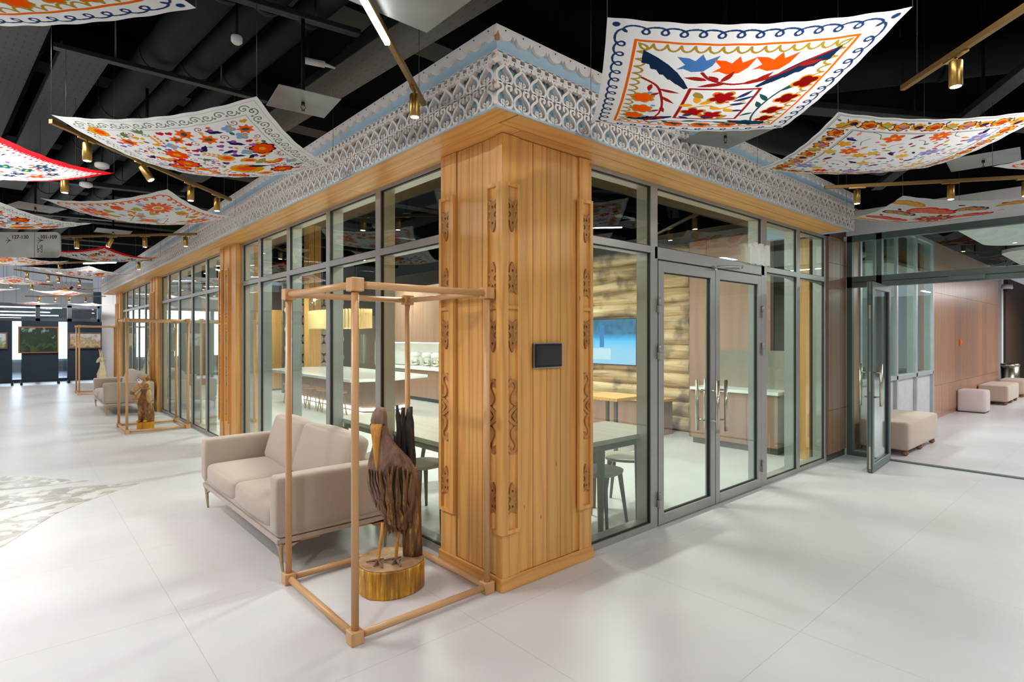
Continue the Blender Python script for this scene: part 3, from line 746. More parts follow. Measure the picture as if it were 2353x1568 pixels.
# ================================================================ display frames of round wooden rods
def frame_build():
    t = thing('rod_stand', 'open frame of round wooden rods around the tall carved bird', 'display frame', (-.480, .54, 0))
    X = .4275; Y = .460; H = 1.845; h = .034
    for sx in (-1, 1):
        for sy in (-1, 1):
            for z in (h, H - h):
                MB().box(sx * X - h, sx * X + h, sy * Y - h, sy * Y + h, z - h, z + h).obj('corner_block', M['beech'], t, .003, 1)
            MB().cyl((sx * X, sy * Y, 2 * h - .004), (sx * X, sy * Y, H - 2 * h + .004), .0195, n=20).obj('upright_rod', M['beech'], t)
    for z in (h, H - h):
        for s in (-1, 1):
            MB().cyl((-X + h - .003, s * Y, z), (X - h + .003, s * Y, z), .0195, n=20).obj('cross_rod', M['beechx'], t)
            MB().cyl((s * X, -Y + h - .003, z), (s * X, Y - h + .003, z), .0195, n=20).obj('cross_rod', M['beechy'], t)
    return t
fr0 = frame_build()
clone(fr0, (-.435, 8.61, 0), None, 'open frame of round wooden rods around the carved figure with the painted eye')
clone(fr0, (-.50, 16.42, 0), None, 'furthest frame of round wooden rods, around the pale carved goat')
# ================================================================ carved bird
CAMROT = R(-41.4)
def carved(name, base, mid, hi, sc=(14, 14, 2.5), crack='#1c120c', thr=.42):
    t = NT(name); v = t.coords(sc)
    n = t.noise(v, 2.2, 5, .65, .6); n2 = t.noise(v, 9, 3, .6)
    c = t.ramp(n, [(.30, lin(crack)), (thr, lin(base)), (.58, lin(mid)), (.72, lin(hi))])
    c = t.mix(t.math('MULTIPLY', n2, .35), c, lin(base))
    h = t.math('ADD', n, t.math('MULTIPLY', n2, .4))
    t.bsdf(c, .45, 0, h, .8, .012); return t.m
M['bird'] = carved('stained_bird_wood', '#6a4d3b', '#917060', '#b08d62', (14, 14, 3), '#2a1a12', .38)
M['feather'] = carved('striped_feather', '#5c3d25', '#8f6030', '#dcae58', (18, 18, 3))
M['ebony'] = carved('blackened_wood', '#17130f', '#2a221a', '#5b4028', (20, 20, 2), '#0a0808', .38)
M['beak'] = carved('ochre_beak', '#b9782c', '#d99a40', '#e6b25e', (20, 20, 4), '#6e3d14', .36)
def barkm():
    t = NT('yellow_stained_bark'); v = t.coords((22, 22, 1.6))
    n = t.noise(v, 2.5, 4, .6); n2 = t.noise(t.coords(), 6, 3)
    c = t.ramp(n, [(.28, lin('#6b3f14')), (.42, lin('#b87c14')), (.60, lin('#e0a616')), (.70, lin('#f0dca0'))])
    c = t.mix(t.ramp(n2, [(.45, (0, 0, 0, 1)), (.68, (.7, .7, .7, 1))]), c, lin('#7d4a18'))
    t.bsdf(c, .35, 0, n, .7, .01); return t.m
M['bark'] = barkm()
M['cut'] = carved('sawn_stump_top', '#9a7757', '#b8946e', '#c9a987', (4, 4, 4), '#7a5a40')
def lobed(cx, cy, rx, ry, z, n=28, amp=0, k=5, ph=0, amp2=0, k2=11):
    return [(cx + rx * math.cos(a) * (1 + amp * math.sin(k * a + ph) + amp2 * math.sin(k2 * a + ph * 2.1)), cy + ry * math.sin(a) * (1 + amp * math.sin(k * a + ph) + amp2 * math.sin(k2 * a + ph * 2.1)), z) for a in [2 * math.pi * i / n for i in range(n)]]
def bird():
    # local x points to the right as seen from the lens side, -y towards the viewer's side
    t = thing('bird_sculpture', 'tall carved dark wooden bird with a long yellow beak on a yellow stump', 'wood carving', (-.449, .542, 0), CAMROT)
    st = MB(); zs = [0, .012, .05, .10, .15, .165]
    st.rings([lobed(0, 0, .205 - (.012 if i in (0,) else 0), .20, z, 48, .028, 3, 1 + z, .010, 13) for i, z in enumerate(zs)])
    s = st.obj('stump', M['bark'], t)
    tp = MB(); tp.rings([lobed(0, 0, .202, .197, .1652, 48, .028, 3, 1.165, .01, 13), lobed(0, 0, .194, .19, .172, 48, .028, 3, 1.165, .008, 13)])
    tp.obj('stump_top', M['cut'], s)
    B = MB(); secs = [(1.108, -.062, .0, .016, .018), (1.100, -.064, .0, .032, .036), (1.075, -.067, -.002, .043, .052), (1.03, -.070, -.006, .050, .060), (.985, -.066, -.004, .049, .056), (.945, -.056, .004, .050, .050),
                      (.90, -.046, .012, .062, .058), (.86, -.036, .018, .080, .070), (.82, -.024, .024, .103, .085), (.78, -.010, .030, .128, .100), (.73, 0, .034, .146, .115), (.66, .004, .036, .152, .122), (.58, .010, .038, .142, .118),
                      (.50, .022, .040, .122, .105), (.43, .036, .045, .098, .088), (.37, .052, .05, .070, .065), (.33, .064, .055, .040, .04), (.315, .068, .058, .014, .015)]
    rs = []
    for i, (z, x, y, rx, ry) in enumerate(secs):
        rs.append(lobed(x, y, rx, ry, z, 40, .012, 7, i * .35, .028 if z < .95 else .02, 15))
    B.rings(rs[::-1])
    B.obj('body', M['bird'], t)
    bk = MB(); R_ = []
    for k, (z, x, y, r, ry) in enumerate([(1.015, -.075, -.045, .036, .02), (.985, -.074, -.066, .034, .022), (.94, -.072, -.078, .026, .019), (.88, -.069, -.088, .019, .014), (.82, -.066, -.096, .013, .010), (.765, -.063, -.102, .007, .006), (.745, -.062, -.104, .002, .002)]):
        R_.append([(x + r * math.cos(a), y + ry * math.sin(a), z) for a in [q * math.pi / 6 for q in range(12)]])
    bk.rings(R_[::-1]); b = bk.obj('beak', M['beak'], t)
    for s in (-1, 1):
        e = MB(); e.sphere((-.068 + s * .040, -.050, 1.010), .007); e.obj('eye', M['ebony'], t)
    # wing: overlapping long feathers hanging from the shoulder
    wg = bpy.data.objects.new('wing', None); C.objects.link(wg); wg.parent = t
    rnd = random.Random(3)
    def feather(x0, z0, x1, z1, w, y, mat, bend=0, tw=.016):
        m = MB(); rs = []; n = 10
        for i in range(n + 1):
            q = i / n; x = x0 + (x1 - x0) * q + bend * math.sin(q * math.pi) + .004 * math.sin(q * 11 + x0 * 50); z = z0 + (z1 - z0) * q
            # follow the swelling of the body
            zz = max(.32, min(1.0, z)); k = min(range(len(secs)), key=lambda j: abs(secs[j][0] - zz)); sx, sy, rx, ry = secs[k][1:]
            u = max(-.96, min(.96, (x - sx) / (rx * 1.12))); yy = sy - (ry + .004) * math.sqrt(1 - u * u) - y
            ww = w * (math.sin(min(1, q * 1.25 + .22) * math.pi * .5) * (1 if q < .72 else max(.12, 1 - ((q - .72) / .28) ** 2 * .9)))
            rs.append([(x + ww * math.cos(a), yy + tw * math.sin(a) * (1 - .5 * q), z) for a in [j * math.pi / 4 for j in range(8)]])
        m.rings(rs[::-1]); m.obj('feather', mat, wg)
    rows = [(-.040, .745, -.020, .385, .017), (.000, .76, -.005, .36, .018), (.030, .765, .035, .34, .019), (.062, .765, .062, .315, .018), (.094, .755, .088, .33, .018), (.118, .735, .108, .375, .016), (.134, .70, .122, .44, .013)]
    for i, (x0, z0, x1, z1, w) in enumerate(rows):
        feather(x0, z0, x1, z1, w, .010, M['feather'], .012 * math.sin(i * 2.1))
        if i < 6: feather(x0 + .017, z0 - .015, x1 + .013, z1 + .05 + .03 * (i % 2), .0095, .009, M['ebony'], .018 * math.sin(i * 2.1 + .4), .010)
    for i in range(5):
        x = -.030 + i * .033; feather(x, .56 - .02 * (i % 2), x + .012, .30 + .02 * (i % 3), .014, .018, M['feather'], .015 * math.cos(i * 1.7))
    for i in range(6):
        x = -.125 + i * .020; feather(x, .735, x + .05 + i * .004, .50 - i * .012, .011, .002, M['bird'], -.004)
    # tail slab touching the stump
    tl = MB(); rr = []
    for z, x, rx, ry in ((.170, .128, .060, .040), (.25, .125, .062, .045), (.36, .126, .058, .045), (.50, .132, .050, .04), (.62, .134, .038, .03), (.72, .132, .020, .02)):
        rr.append(lobed(x, .055, rx, ry, z, 26, .05, 5, z * 9, .05, 9))
    tl.rings(rr); tl.obj('tail', M['feather'], t)
    # three upright blackened quills
    for x0, x1, z0, z1, w, y in ((.045, .030, .70, 1.115, .016, .075), (.075, .068, .66, 1.100, .021, .07), (.118, .106, .55, 1.105, .027, .065), (.020, .008, .74, .93, .010, .07), (.094, .090, .68, 1.09, .012, .09)):
        m = MB(); rs = []
        for i in range(12):
            q = i / 11; x = x0 + (x1 - x0) * q + .006 * math.sin(q * 9 + x0 * 40); z = z0 + (z1 - z0) * q; ww = w * (.75 + .35 * math.sin(q * 2.6)) * (1 if q < .9 else .62)
            rs.append(lobed(x, y, ww, ww * .62, z, 14, .10, 3, q * 5 + x0 * 30, .06, 5))
        m.rings(rs); m.obj('upright_feather', M['ebony'], t)
    # legs and toes
    for x, y, x1, y1, zt in ((-.058, -.075, -.040, -.02, .40), (.045, -.050, .050, .0, .36)):
        l = MB(); l.tube([(x, y, .178), (x, y + .002, .20), (x + (x1 - x) * .5, (y + y1) / 2, .29), (x1, y1, zt)], [.012, .011, .0105, .014], 8)
        lg = l.obj('leg', M['beak'], t)
        for dx, dy, n in ((-.075, .005, 3), (.045, -.085, 3), (-.01, -.06, 2), (.02, .055, 2)):
            m = MB(); m.tube([(x, y, .190), (x + dx * .5, y + dy * .5, .186), (x + dx, y + dy, .178)], [.009, .008, .004], 6); m.obj('toe', M['bird'], lg)
bird()
# ================================================================ carved animal figure with a drooping snout
M['bearw'] = carved('honey_stained_wood', '#6f4522', '#a06a35', '#c48a45', (6, 6, 3), '#2a170c', .40)
M['bearl'] = carved('light_honey_wood', '#b5834f', '#cf9f6a', '#dfb886', (6, 6, 4), '#5a3818', .36)
M['yellow'] = carved('yellow_block', '#b87a10', '#d79a12', '#e9bd3a', (16, 16, 1.5), '#6a3d0c', .36)
def bear():
    t = thing('animal_figure', 'carved brown animal figure with one large painted eye and a drooping snout', 'wood carving', (-.545, 8.60, 0), CAMROT)
    b = MB(); b.rings([lobed(0, 0, .13 + .0 * z, .105, z, 24, .03, 4, .6, .02, 9) for z in (0, .01, .10, .115)]); b.obj('block', M['yellow'], t)
    # body as one stacked surface
    def loft(name, secs, mat, par=t, n=22, am=.03):
        m = MB(); m.rings([lobed(x, y, rx, ry, z, n, am, 3, i * .5, am * .6, 7) for i, (z, x, y, rx, ry) in enumerate(secs)]); return m.obj(name, mat, par)
    body = loft('body', [(.11, .02, .02, .10, .08), (.16, .03, .02, .095, .08), (.26, .03, .02, .095, .085), (.33, .005, .0, .120, .095), (.42, -.02, .0, .112, .09), (.52, -.01, .0, .085, .075), (.60, 0, 0, .080, .07), (.66, .0, .0, .070, .06), (.70, .0, .0, .045, .045)], M['bearw'])
    for s, x in ((0, -.055), (1, .055)):
        loft('leg', [(.115, x - .01, -.045, .032, .045), (.15, x, -.04, .035, .04), (.22, x, -.035, .042, .045), (.30, x, -.03, .05, .05)], M['bearw'])
        m = MB(); m.sphere((x - .01, -.085, .135), .026, .04, .022); m.obj('foot', M['yellow'], t)
    arm = MB(); arm.tube([(.055, -.02, .64), (.085, -.045, .58), (.10, -.06, .48), (.095, -.06, .38), (.10, -.05, .34)], [.035, .042, .036, .030, .012], 12); arm.obj('arm', M['bearl'], t)
    arm = MB(); arm.tube([(-.045, -.03, .62), (-.10, -.06, .53), (-.135, -.09, .50), (-.125, -.12, .56), (-.13, -.12, .60)], [.032, .040, .038, .032, .02], 12); arm.obj('arm', M['bearl'], t)
    h = MB(); hs = []
    for q, (z, x, y, rx, ry) in enumerate([(.66, .01, -.01, .05, .05), (.69, .012, -.03, .075, .075), (.735, .0, -.04, .090, .085), (.79, -.01, -.035, .088, .08), (.835, -.02, -.02, .070, .065), (.865, -.02, -.01, .04, .04), (.872, -.02, -.01, .015, .015)]):
        hs.append(lobed(x, y, rx, ry, z, 22, .03, 4, q * .3))
    h.rings(hs); hd = h.obj('head', M['bearl'], t)
    m = MB(); m.tube([(-.03, -.06, .78), (-.08, -.09, .70), (-.125, -.11, .64), (-.14, -.12, .61)], [.05, .046, .034, .02], 12); m.obj('muzzle', M['bearl'], hd)
    m = MB(); m.tube([(.055, -.05, .74), (.07, -.09, .72), (.06, -.12, .70)], [.03, .034, .02], 12); m.obj('cheek', M['bearw'], hd)
    for x, y in ((.045, -.01), (.065, -.04)):
        m = MB(); m.tube([(x, y, .82), (x + .012, y, .87), (x + .01, y, .90)], [.028, .018, .003], 8); m.obj('ear', M['bearw'], hd)
    e = MB(); pts = [(-.050, .775), (-.066, .832), (-.034, .852), (.032, .808), (.0, .765)]
    fn = lambda u, v, d: (u, -.118 - d + .35 * abs(u + .02) , v)
    plate(e, [(p[0] * 1.15 + .002, .805 + (p[1] - .805) * 1.22) for p in pts], [], 0, .006, fn); e.obj('eye_rim', M['black'], hd)
    e = MB(); plate(e, pts, [], .004, .012, fn); ey = e.obj('eye_white', plain('eye_white', '#eeeef2', .3), hd)
    e = MB(); plate(e, [(-.030 + .011 * math.cos(a), .822 + .011 * math.sin(a)) for a in [k * math.pi / 5 for k in range(10)]], [], .010, .015, fn); e.obj('pupil', M['black'], ey)
    m = MB(); m.sphere((-.142, -.125, .615), .036, .03, .034); m.obj('nose', plain('grey_stone', '#77726b', .6, 0, .3, 30), t)
bear()
M['pale'] = carved('pale_fresh_wood', '#cdb98e', '#e0cfa6', '#ece0c2', (6, 6, 3), '#a68d62', .34)
def goat():
    t = thing('goat_figure', 'pale unstained carved goat with upright horns in the furthest frame', 'wood carving', (-.44, 16.25, 0), CAMROT)
    def loft(name, secs, par=t, n=18):
        m = MB(); m.rings([lobed(x, y, rx, ry, z, n, .02, 3, i) for i, (z, x, y, rx, ry) in enumerate(secs)]); return m.obj(name, M['pale'], par)
    loft('body', [(0, .02, 0, .13, .12), (.06, .02, 0, .125, .11), (.10, .03, 0, .10, .09), (.25, .03, 0, .09, .08), (.40, .03, 0, .115, .09), (.52, .02, 0, .12, .09), (.62, .03, 0, .095, .08), (.70, .035, 0, .065, .06), (.80, .03, 0, .045, .045), (.88, .02, 0, .045, .045)])
    m = MB(); m.tube([(.06, 0, .94), (.0, 0, .94), (-.05, -.01, .90), (-.10, -.02, .84)], [.045, .062, .045, .022], 12); hd = m.obj('head', M['pale'], t)
    for s in (-1, 1):
        m = MB(); m.tube([(.01, s * .025, .97), (.0, s * .03, 1.08), (-.03, s * .03, 1.20)], [.022, .017, .004], 8); m.obj('horn', M['pale'], hd)
        m = MB(); m.tube([(.05, s * .05, .95), (.075, s * .065, .90), (.07, s * .06, .84)], [.014, .022, .006], 8); m.obj('ear', M['pale'], hd)
        m = MB(); m.tube([(-.05, s * .05, .10), (-.055, s * .05, .25), (-.045, s * .05, .42)], [.03, .025, .035], 8); m.obj('leg', M['pale'], t)
goat()
# ================================================================ ottomans, bin, wall call point, dome camera
M['putty'] = fabric('putty_fabric', '#c9b5a5', '#b5a090', .85, 300)
M['rose'] = fabric('pale_rose_fabric', '#d8c8c6', '#c9b8b6', .85, 300)
M['ball'] = plain('brown_ball_foot', '#8a5f3f', .45)
def ottoman(label, x0, x1, y0, y1, h, mat, balls=True):
    t = thing('ottoman', label, 'ottoman', (0, 0, 0))
    z0 = .075 if balls else .015
    q = MB(); cushion(q, x0, x1, y0, y1, z0, h, .035, .012); weld(q.obj('upholstery', mat, t))
    if balls:
        n = 3 if x1 - x0 > 1 else 2
        for i in range(n):
            for y in (y0 + .06, y1 - .06):
                x = x0 + .08 + i * (x1 - x0 - .16) / (n - 1); MB().sphere((x, y, .038), .042, .042, .038).obj('ball_foot', M['ball'], t)
    else: MB().box(x0 + .02, x1 - .02, y0 + .02, y1 - .02, 0, .015).obj('base_board', M['black'], t)
ottoman('long putty ottoman on brown ball feet just behind the open door', 6.38, 7.86, -.525, .04, .44, M['putty'])
ottoman('small pale rose cube ottoman against the brown corridor wall', 12.35, 12.83, -.385, .075, .455, M['rose'], False)
ottoman('long cream ottoman on ball feet beyond the rose cube', 14.4, 15.95, -.46, .07, .44, M['putty'])
ottoman('furthest cream ottoman, partly hidden, in front of the steel bin', 16.9, 17.9, -.46, .04, .44, M['putty'])
t = thing('waste_bin', 'round brushed steel waste bin beside the white pillar', 'bin', (18.7, .05, 0))
MB().lathe([(.20, 0), (.205, .02), (.205, .72)], 28).obj('body', M['steel'], t); MB().lathe([(.215, .72), (.218, .74), (.21, .78), (.17, .785), (.165, .74)], 28).obj('rim', M['steel'], t)
t = thing('call_button', 'small orange alarm button on the brown corridor wall', 'alarm button', (12.65, .085, 1.42))
MB().box(-.06, .06, -.03, 0, -.065, .065).obj('housing', plain('orange_plastic', '#e06a1c', .4), t, .006); MB().cyl((0, -.031, 0), (0, -.036, 0), .03, n=14).obj('push_disc', plain('orange_light', '#f59a3c', .4), t)
t = thing('dome_camera', 'white dome security camera hanging at the white pillar', 'camera', (18.6, .1, 3.02))
MB().cyl((0, 0, 1.58), (0, 0, -.02), .02, n=10).obj('stem', M['black'], t); MB().lathe([(.03, 0), (.12, -.03), (.13, -.14), (.12, -.15)], 20).obj('housing', M['wall'], t); MB().sphere((0, 0, -.15), .09, .09, .09).obj('lens_dome', M['black'], t)
# ================================================================ tablet and room number
t = thing('tablet', 'small black touch tablet mounted on the corner column', 'tablet', (.392, .0195, 1.426))
MB().box(-.128, .128, -.022, 0, -.079, .079).obj('casing', plain('black_plastic', '#0d0e0f', .3), t, .008, 3)
MB().box(-.1305, .1305, -.0195, -.0185, -.0815, .0815).obj('rim', M['alu'], t)
MB().box(-.112, .112, -.0235, -.0225, -.062, .062).obj('screen', plain('dark_screen', '#1c211f', .08), t)
t = thing('room_number', 'white block numerals 111 fixed above the glazed double doors', 'room number', (3.24, .07, 2.272))
for k in range(3):
    x = .03 + k * .135; o = [(x + .035, 0), (x + .105, 0), (x + .105, .215), (x + .04, .215), (x - .005, .197), (x - .005, .178), (x + .035, .186)]
    m = MB(); m.prism(o, 0, .045, M=Matrix.Rotation(R(90), 4, 'X')); m.obj('digit', plain('white_acrylic', '#eceae6', .4), t, .004)
# ================================================================ printed cloths hung under the ceiling
def sr(h):
    return np.array(lin(h)[:3], dtype=np.float32)
class Cloth:
    """paints a repeat pattern into an N x N grid of mesh colours; u to the right, v down, both 0..1"""
    def __init__(s, N, base='#efeeec'):
        s.N = N; s.a = np.zeros((N, N, 3), np.float32); s.a[:] = sr(base)
    def _win(s, u0, u1, v0, v1):
        N = s.N; i0 = max(0, int(u0 * N) - 1); i1 = min(N, int(u1 * N) + 2); j0 = max(0, int(v0 * N) - 1); j1 = min(N, int(v1 * N) + 2)
        if i0 >= i1 or j0 >= j1: return None
        V, U = np.mgrid[j0:j1, i0:i1]; return (slice(j0, j1), slice(i0, i1)), (U + .5) / N, (V + .5) / N
    def poly(s, pts, col):
        xs = [p[0] for p in pts]; ys = [p[1] for p in pts]; w = s._win(min(xs), max(xs), min(ys), max(ys))
        if not w: return
        sl, U, V = w; ins = np.zeros(U.shape, bool); n = len(pts)
        for i in range(n):
            x0, y0 = pts[i]; x1, y1 = pts[(i + 1) % n]
            if y0 == y1: continue
            c = ((y0 > V) != (y1 > V)) & (U < (x1 - x0) * (V - y0) / (y1 - y0) + x0); ins ^= c
        s.a[sl][ins] = sr(col)
    def disc(s, u, v, r, col, r2=None, rot=0):
        r2 = r if r2 is None else r2; m = max(r, r2); w = s._win(u - m, u + m, v - m, v + m)
        if not w: return
        sl, U, V = w; c, d = math.cos(rot), math.sin(rot); x = (U - u) * c + (V - v) * d; y = -(U - u) * d + (V - v) * c
        s.a[sl][(x / r) ** 2 + (y / r2) ** 2 <= 1] = sr(col)
    def line(s, pts, w, col, w2=None):
        n = len(pts)
        for i in range(n - 1):
            x0, y0 = pts[i]; x1, y1 = pts[i + 1]; q = i / max(1, n - 1); r = (w + ((w2 if w2 is not None else w) - w) * q) / 2
            W = s._win(min(x0, x1) - r, max(x0, x1) + r, min(y0, y1) - r, max(y0, y1) + r)
            if not W: continue
            sl, U, V = W; dx, dy = x1 - x0, y1 - y0; L = dx * dx + dy * dy or 1e-12
            t = np.clip(((U - x0) * dx + (V - y0) * dy) / L, 0, 1)
            s.a[sl][(U - x0 - t * dx) ** 2 + (V - y0 - t * dy) ** 2 <= r * r] = sr(col)
    def curve(s, pts, w, col, w2=None): s.line(spline(pts, 6), w, col, w2)
    def petals(s, u, v, r, n, col, out=None, amp=.25, rot=0, sy=1, sharp=False):
        def ring(R_):
            P = []
            for k in range(72):
                a = 2 * math.pi * k / 72; q = abs(math.sin(n * a / 2 + .3)); q = (1 - q) if sharp else q
                P.append((u + R_ * (1 - amp + amp * q) * math.cos(a + rot), v + R_ * (1 - amp + amp * q) * math.sin(a + rot) * sy))
            return P
        if out: s.poly(ring(r * 1.22), out)
        s.poly(ring(r), col)
    def leaf(s, u, v, L, w, rot, col):
        P = []
        for k in range(13): t = k / 12; P.append((t * L, w * math.sin(math.pi * t ** .8)))
        P += [(p[0], -p[1] * .6) for p in P[::-1]]
        c, d = math.cos(rot), math.sin(rot); s.poly([(u + x * c - y * d, v + x * d + y * c) for x, y in P], col)
    def jag(s, u, v, L, w, rot, col, n=6):
        P = [(0, 0)]
        for k in range(1, n + 1): t = k / (n + .3); P += [(t * L * .86, w * (1 - .45 * t)), (t * L + .012, w * (1.5 - 1.1 * t) )]
        P += [(L, 0)]; P += [(L * t, -w * .7 * math.sin(math.pi * t)) for t in (.8, .6, .4, .2)]
        c, d = math.cos(rot), math.sin(rot); s.poly([(u + x * c - y * d, v + x * d + y * c) for x, y in P], col)
    def curls(s, m, n, r, w, col, inward=False):
        """row of looped curls along the four sides at margin m"""
        L = 1 - 2 * m; sg = -1 if inward else 1
        for side in range(4):
            P = []
            for k in range(n * 14 + 1):
                t = k / 14; x = m + L * (t / n) - r * 1.25 * math.sin(2 * math.pi * t); y = m - sg * r * (1 - math.cos(2 * math.pi * t)) * .9
                P.append(((x, y), (1 - y, x), (1 - x, 1 - y), (y, 1 - x))[side])
            s.line(P, w, col)
    def scallops(s, m, n, r, w, col):
        L = 1 - 2 * m
        for side in range(4):
            P = []
            for k in range(n * 8 + 1):
                t = k / 8; x = m + L * t / n; y = m + r * abs(math.sin(math.pi * t)) ** .6
                P.append(((x, y), (1 - y, x), (1 - x, 1 - y), (y, 1 - x))[side])
            s.line(P, w, col)
    def frame(s, m, w, col): s.line([(m, m), (1 - m, m), (1 - m, 1 - m), (m, 1 - m), (m, m)], w, col)
def design_A(N0):
    N = int(N0 * 1.13); c = Cloth(N); nv = '#1c2f4d'; rd = '#a0231c'; og = '#fb5a10'; ol = '#b08f2e'
    c.curls(.118, 13, .019, .008, '#24406b'); c.frame(.150, .011, '#ee6a0a'); c.scallops(.163, 15, .030, .009, ol)
    for u, v in ((.085, .085), (.915, .085), (.085, .915), (.915, .915)): c.disc(u, v, .012, '#24406b')
    for u, v, rot, sg in ((.180, .195, .86, 1), (.825, .19, math.pi - .80, -1), (.19, .80, -.40, -1), (.81, .83, math.pi + .35, 1)):
        L = .30 if v < .5 else .20; w = .036 * sg; c.jag(u, v, L, w, rot, nv)
    for u, v, col in ((.365, .255, '#4a7ab8'), (.49, .265, og), (.625, .25, og)):
        c.poly([(u - .07, v - .035), (u - .03, v - .03), (u - .005, v - .015), (u + .012, v - .055), (u + .03, v - .02), (u + .07, v - .05), (u + .058, v + .01), (u + .035, v + .045), (u - .005, v + .052), (u - .035, v + .035), (u - .06, v + .04), (u - .035, v + .01)], col)
    c.curve([(.40, .31), (.44, .355), (.52, .385), (.60, .37), (.68, .32), (.76, .24), (.80, .21)], .013, rd, .010)
    for u, v, L, rot in ((.43, .36, .09, 3.3), (.50, .385, .10, 2.9), (.48, .37, .08, -1.2), (.56, .385, .09, -.5), (.60, .37, .08, -.9), (.66, .34, .09, 2.6), (.72, .28, .08, -.3), (.47, .37, .06, 3.9)): c.leaf(u, v, L, .016, rot, rd)
    c.curve([(.20, .37), (.26, .42), (.29, .50), (.31, .60), (.31, .70), (.28, .79)], .012, rd, .008)
    for u, v, L, rot in ((.27, .44, .09, .3), (.29, .50, .09, .8), (.31, .60, .07, 1.3), (.28, .47, .07, 2.2), (.31, .64, .06, 2.4), (.30, .72, .06, .6), (.29, .76, .05, 2.0), (.24, .41, .06, 1.6)): c.leaf(u, v, L, .012, rot, rd)
    for u, v in ((.245, .48), (.275, .60), (.275, .67), (.26, .735)): c.disc(u, v, .010, '#6f9bd0')
    for u, v, r in ((.225, .53, .040), (.235, .645, .040), (.215, .735, .036)): c.petals(u, v, r, 7, og, ol, .22)
    c.curve([(.79, .36), (.73, .46), (.705, .58), (.71, .70), (.74, .80)], .010, '#24504c', .008)
    for u, v, L, rot in ((.70, .60, .07, -2.0), (.70, .66, .06, 2.6), (.72, .76, .06, 2.9), (.74, .80, .05, .2), (.73, .46, .12, -.9), (.71, .54, .09, -2.2)): c.leaf(u, v, L, .014, rot, '#24504c')
    for u, v, r in ((.80, .40, .043), (.785, .53, .042), (.775, .645, .040), (.78, .745, .036)): c.petals(u, v, r, 4, '#7d120f', '#f28a12', .34, .6)
    for k, u in enumerate((.40, .52, .64)):
        c.disc(u, .815, .042, '#f7650c', .034); c.leaf(u - .04, .80, .09, .012, .1, '#24504c'); c.leaf(u - .01, .79, .05, .012, 1.0, '#24504c')
    c.curve([(.28, .82), (.36, .775), (.46, .77), (.56, .765), (.68, .79), (.74, .83)], .008, '#24504c')
    for u, v, L, rot in ((.42, .77, .08, -.3), (.56, .765, .08, .3), (.34, .78, .06, .5)): c.leaf(u, v, L, .012, rot, '#24504c')
    c.line([(.385, .425), (.645, .425), (.645, .725), (.385, .725), (.385, .425)], .012, rd)
    c.curve([(.42, .60), (.49, .57), (.55, .60), (.62, .53)], .010, '#e8a01e')
    for u, v, L, rot in ((.44, .55, .07, -1.9), (.45, .56, .08, -.8), (.43, .57, .06, 2.9), (.50, .58, .06, .5), (.56, .60, .07, .6)): c.leaf(u, v, L, .020, rot, '#eda62a')
    c.leaf(.41, .45, .07, .022, .9, '#a58d36'); c.leaf(.60, .68, .06, .02, 2.3, '#a58d36')
    for u, v, r in ((.525, .495, .050), (.445, .645, .046), (.53, .675, .044)): c.petals(u, v, r, 5, '#a3141a', '#b8902f', .42, u * 9)
    for u, v, L, rot in ((.575, .53, .09, -.6), (.58, .50, .08, -1.0), (.57, .56, .07, -.2), (.60, .62, .05, .1), (.41, .69, .05, -.5), (.49, .70, .06, .2), (.40, .70, .05, .4)): c.leaf(u, v, L, .014, rot, '#22366b')
    for u, v in ((.49, .455), (.555, .535), (.48, .665)): c.disc(u, v, .009, og)
    o = (N - N0) // 2; return c.a[o:o + N0, o:o + N0]
def spiral(c, u, v, r, col, w=.005, cw=1, a0=0):
    P = []
    for k in range(22): t = k / 21; a = a0 + cw * t * 9; P.append((u + r * (1 - t) * math.cos(a), v + r * (1 - t) * math.sin(a)))
    c.line(P, w, col)
def scatter(c, m, n, kinds, seed, gap=.055, big=46, pre=()):
    rnd = random.Random(seed); pts = []; tries = 0
    for f, u, v, r in pre: f(c, u, v, r, rnd); pts.append((u, v, r))
    allk = kinds; kinds = [k for k in allk if k[1] > .034]; n_all = n; n = big
    while len(pts) < n_all and tries < 14000:
        if (len(pts) >= n or tries > 2500) and kinds is not allk: kinds = allk
        tries += 1; u = rnd.uniform(m, 1 - m); v = rnd.uniform(m, 1 - m); k = kinds[len(pts) % len(kinds)] if rnd.random() < .8 else rnd.choice(kinds)
        r = k[1]
        gk = 1.12 if kinds is not allk else .80
        if all((u - a) ** 2 + (v - b) ** 2 > ((r + q) * gk + .002) ** 2 for a, b, q in pts):
            pts.append((u, v, r)); k[0](c, u, v, r, rnd)
def twig(c, u, v, r, rnd):
    a = rnd.uniform(0, 6.28); P = [(u + r * 1.1 * t * math.cos(a + .8 * t), v + r * 1.1 * t * math.sin(a + .8 * t)) for t in (-1, -.5, 0, .5, 1)]
    c.curve(P, .0045, '#8e2a1c')
    for t in (-.6, -.2, .2, .6):
        for s in (-1, 1):
            b = a + .8 * t + s * .8; x = u + r * 1.1 * t * math.cos(a + .8 * t); y = v + r * 1.1 * t * math.sin(a + .8 * t); c.line([(x, y), (x + .45 * r * math.cos(b), y + .45 * r * math.sin(b))], .004, '#8e2a1c')
def F_red(c, u, v, r, rnd): c.petals(u, v, r, rnd.choice((8, 9)), '#f04a14', '#5a1a10' if rnd.random() < .6 else None, .18, rnd.random() * 6); c.petals(u, v, r * .35, 5, '#e2a01e')
def F_star(c, u, v, r, rnd): c.petals(u, v, r, 7, '#f6621a', None, .38, rnd.random() * 6, sharp=True); c.disc(u, v, r * .28, '#4b5340', r * .42, rnd.random() * 3)
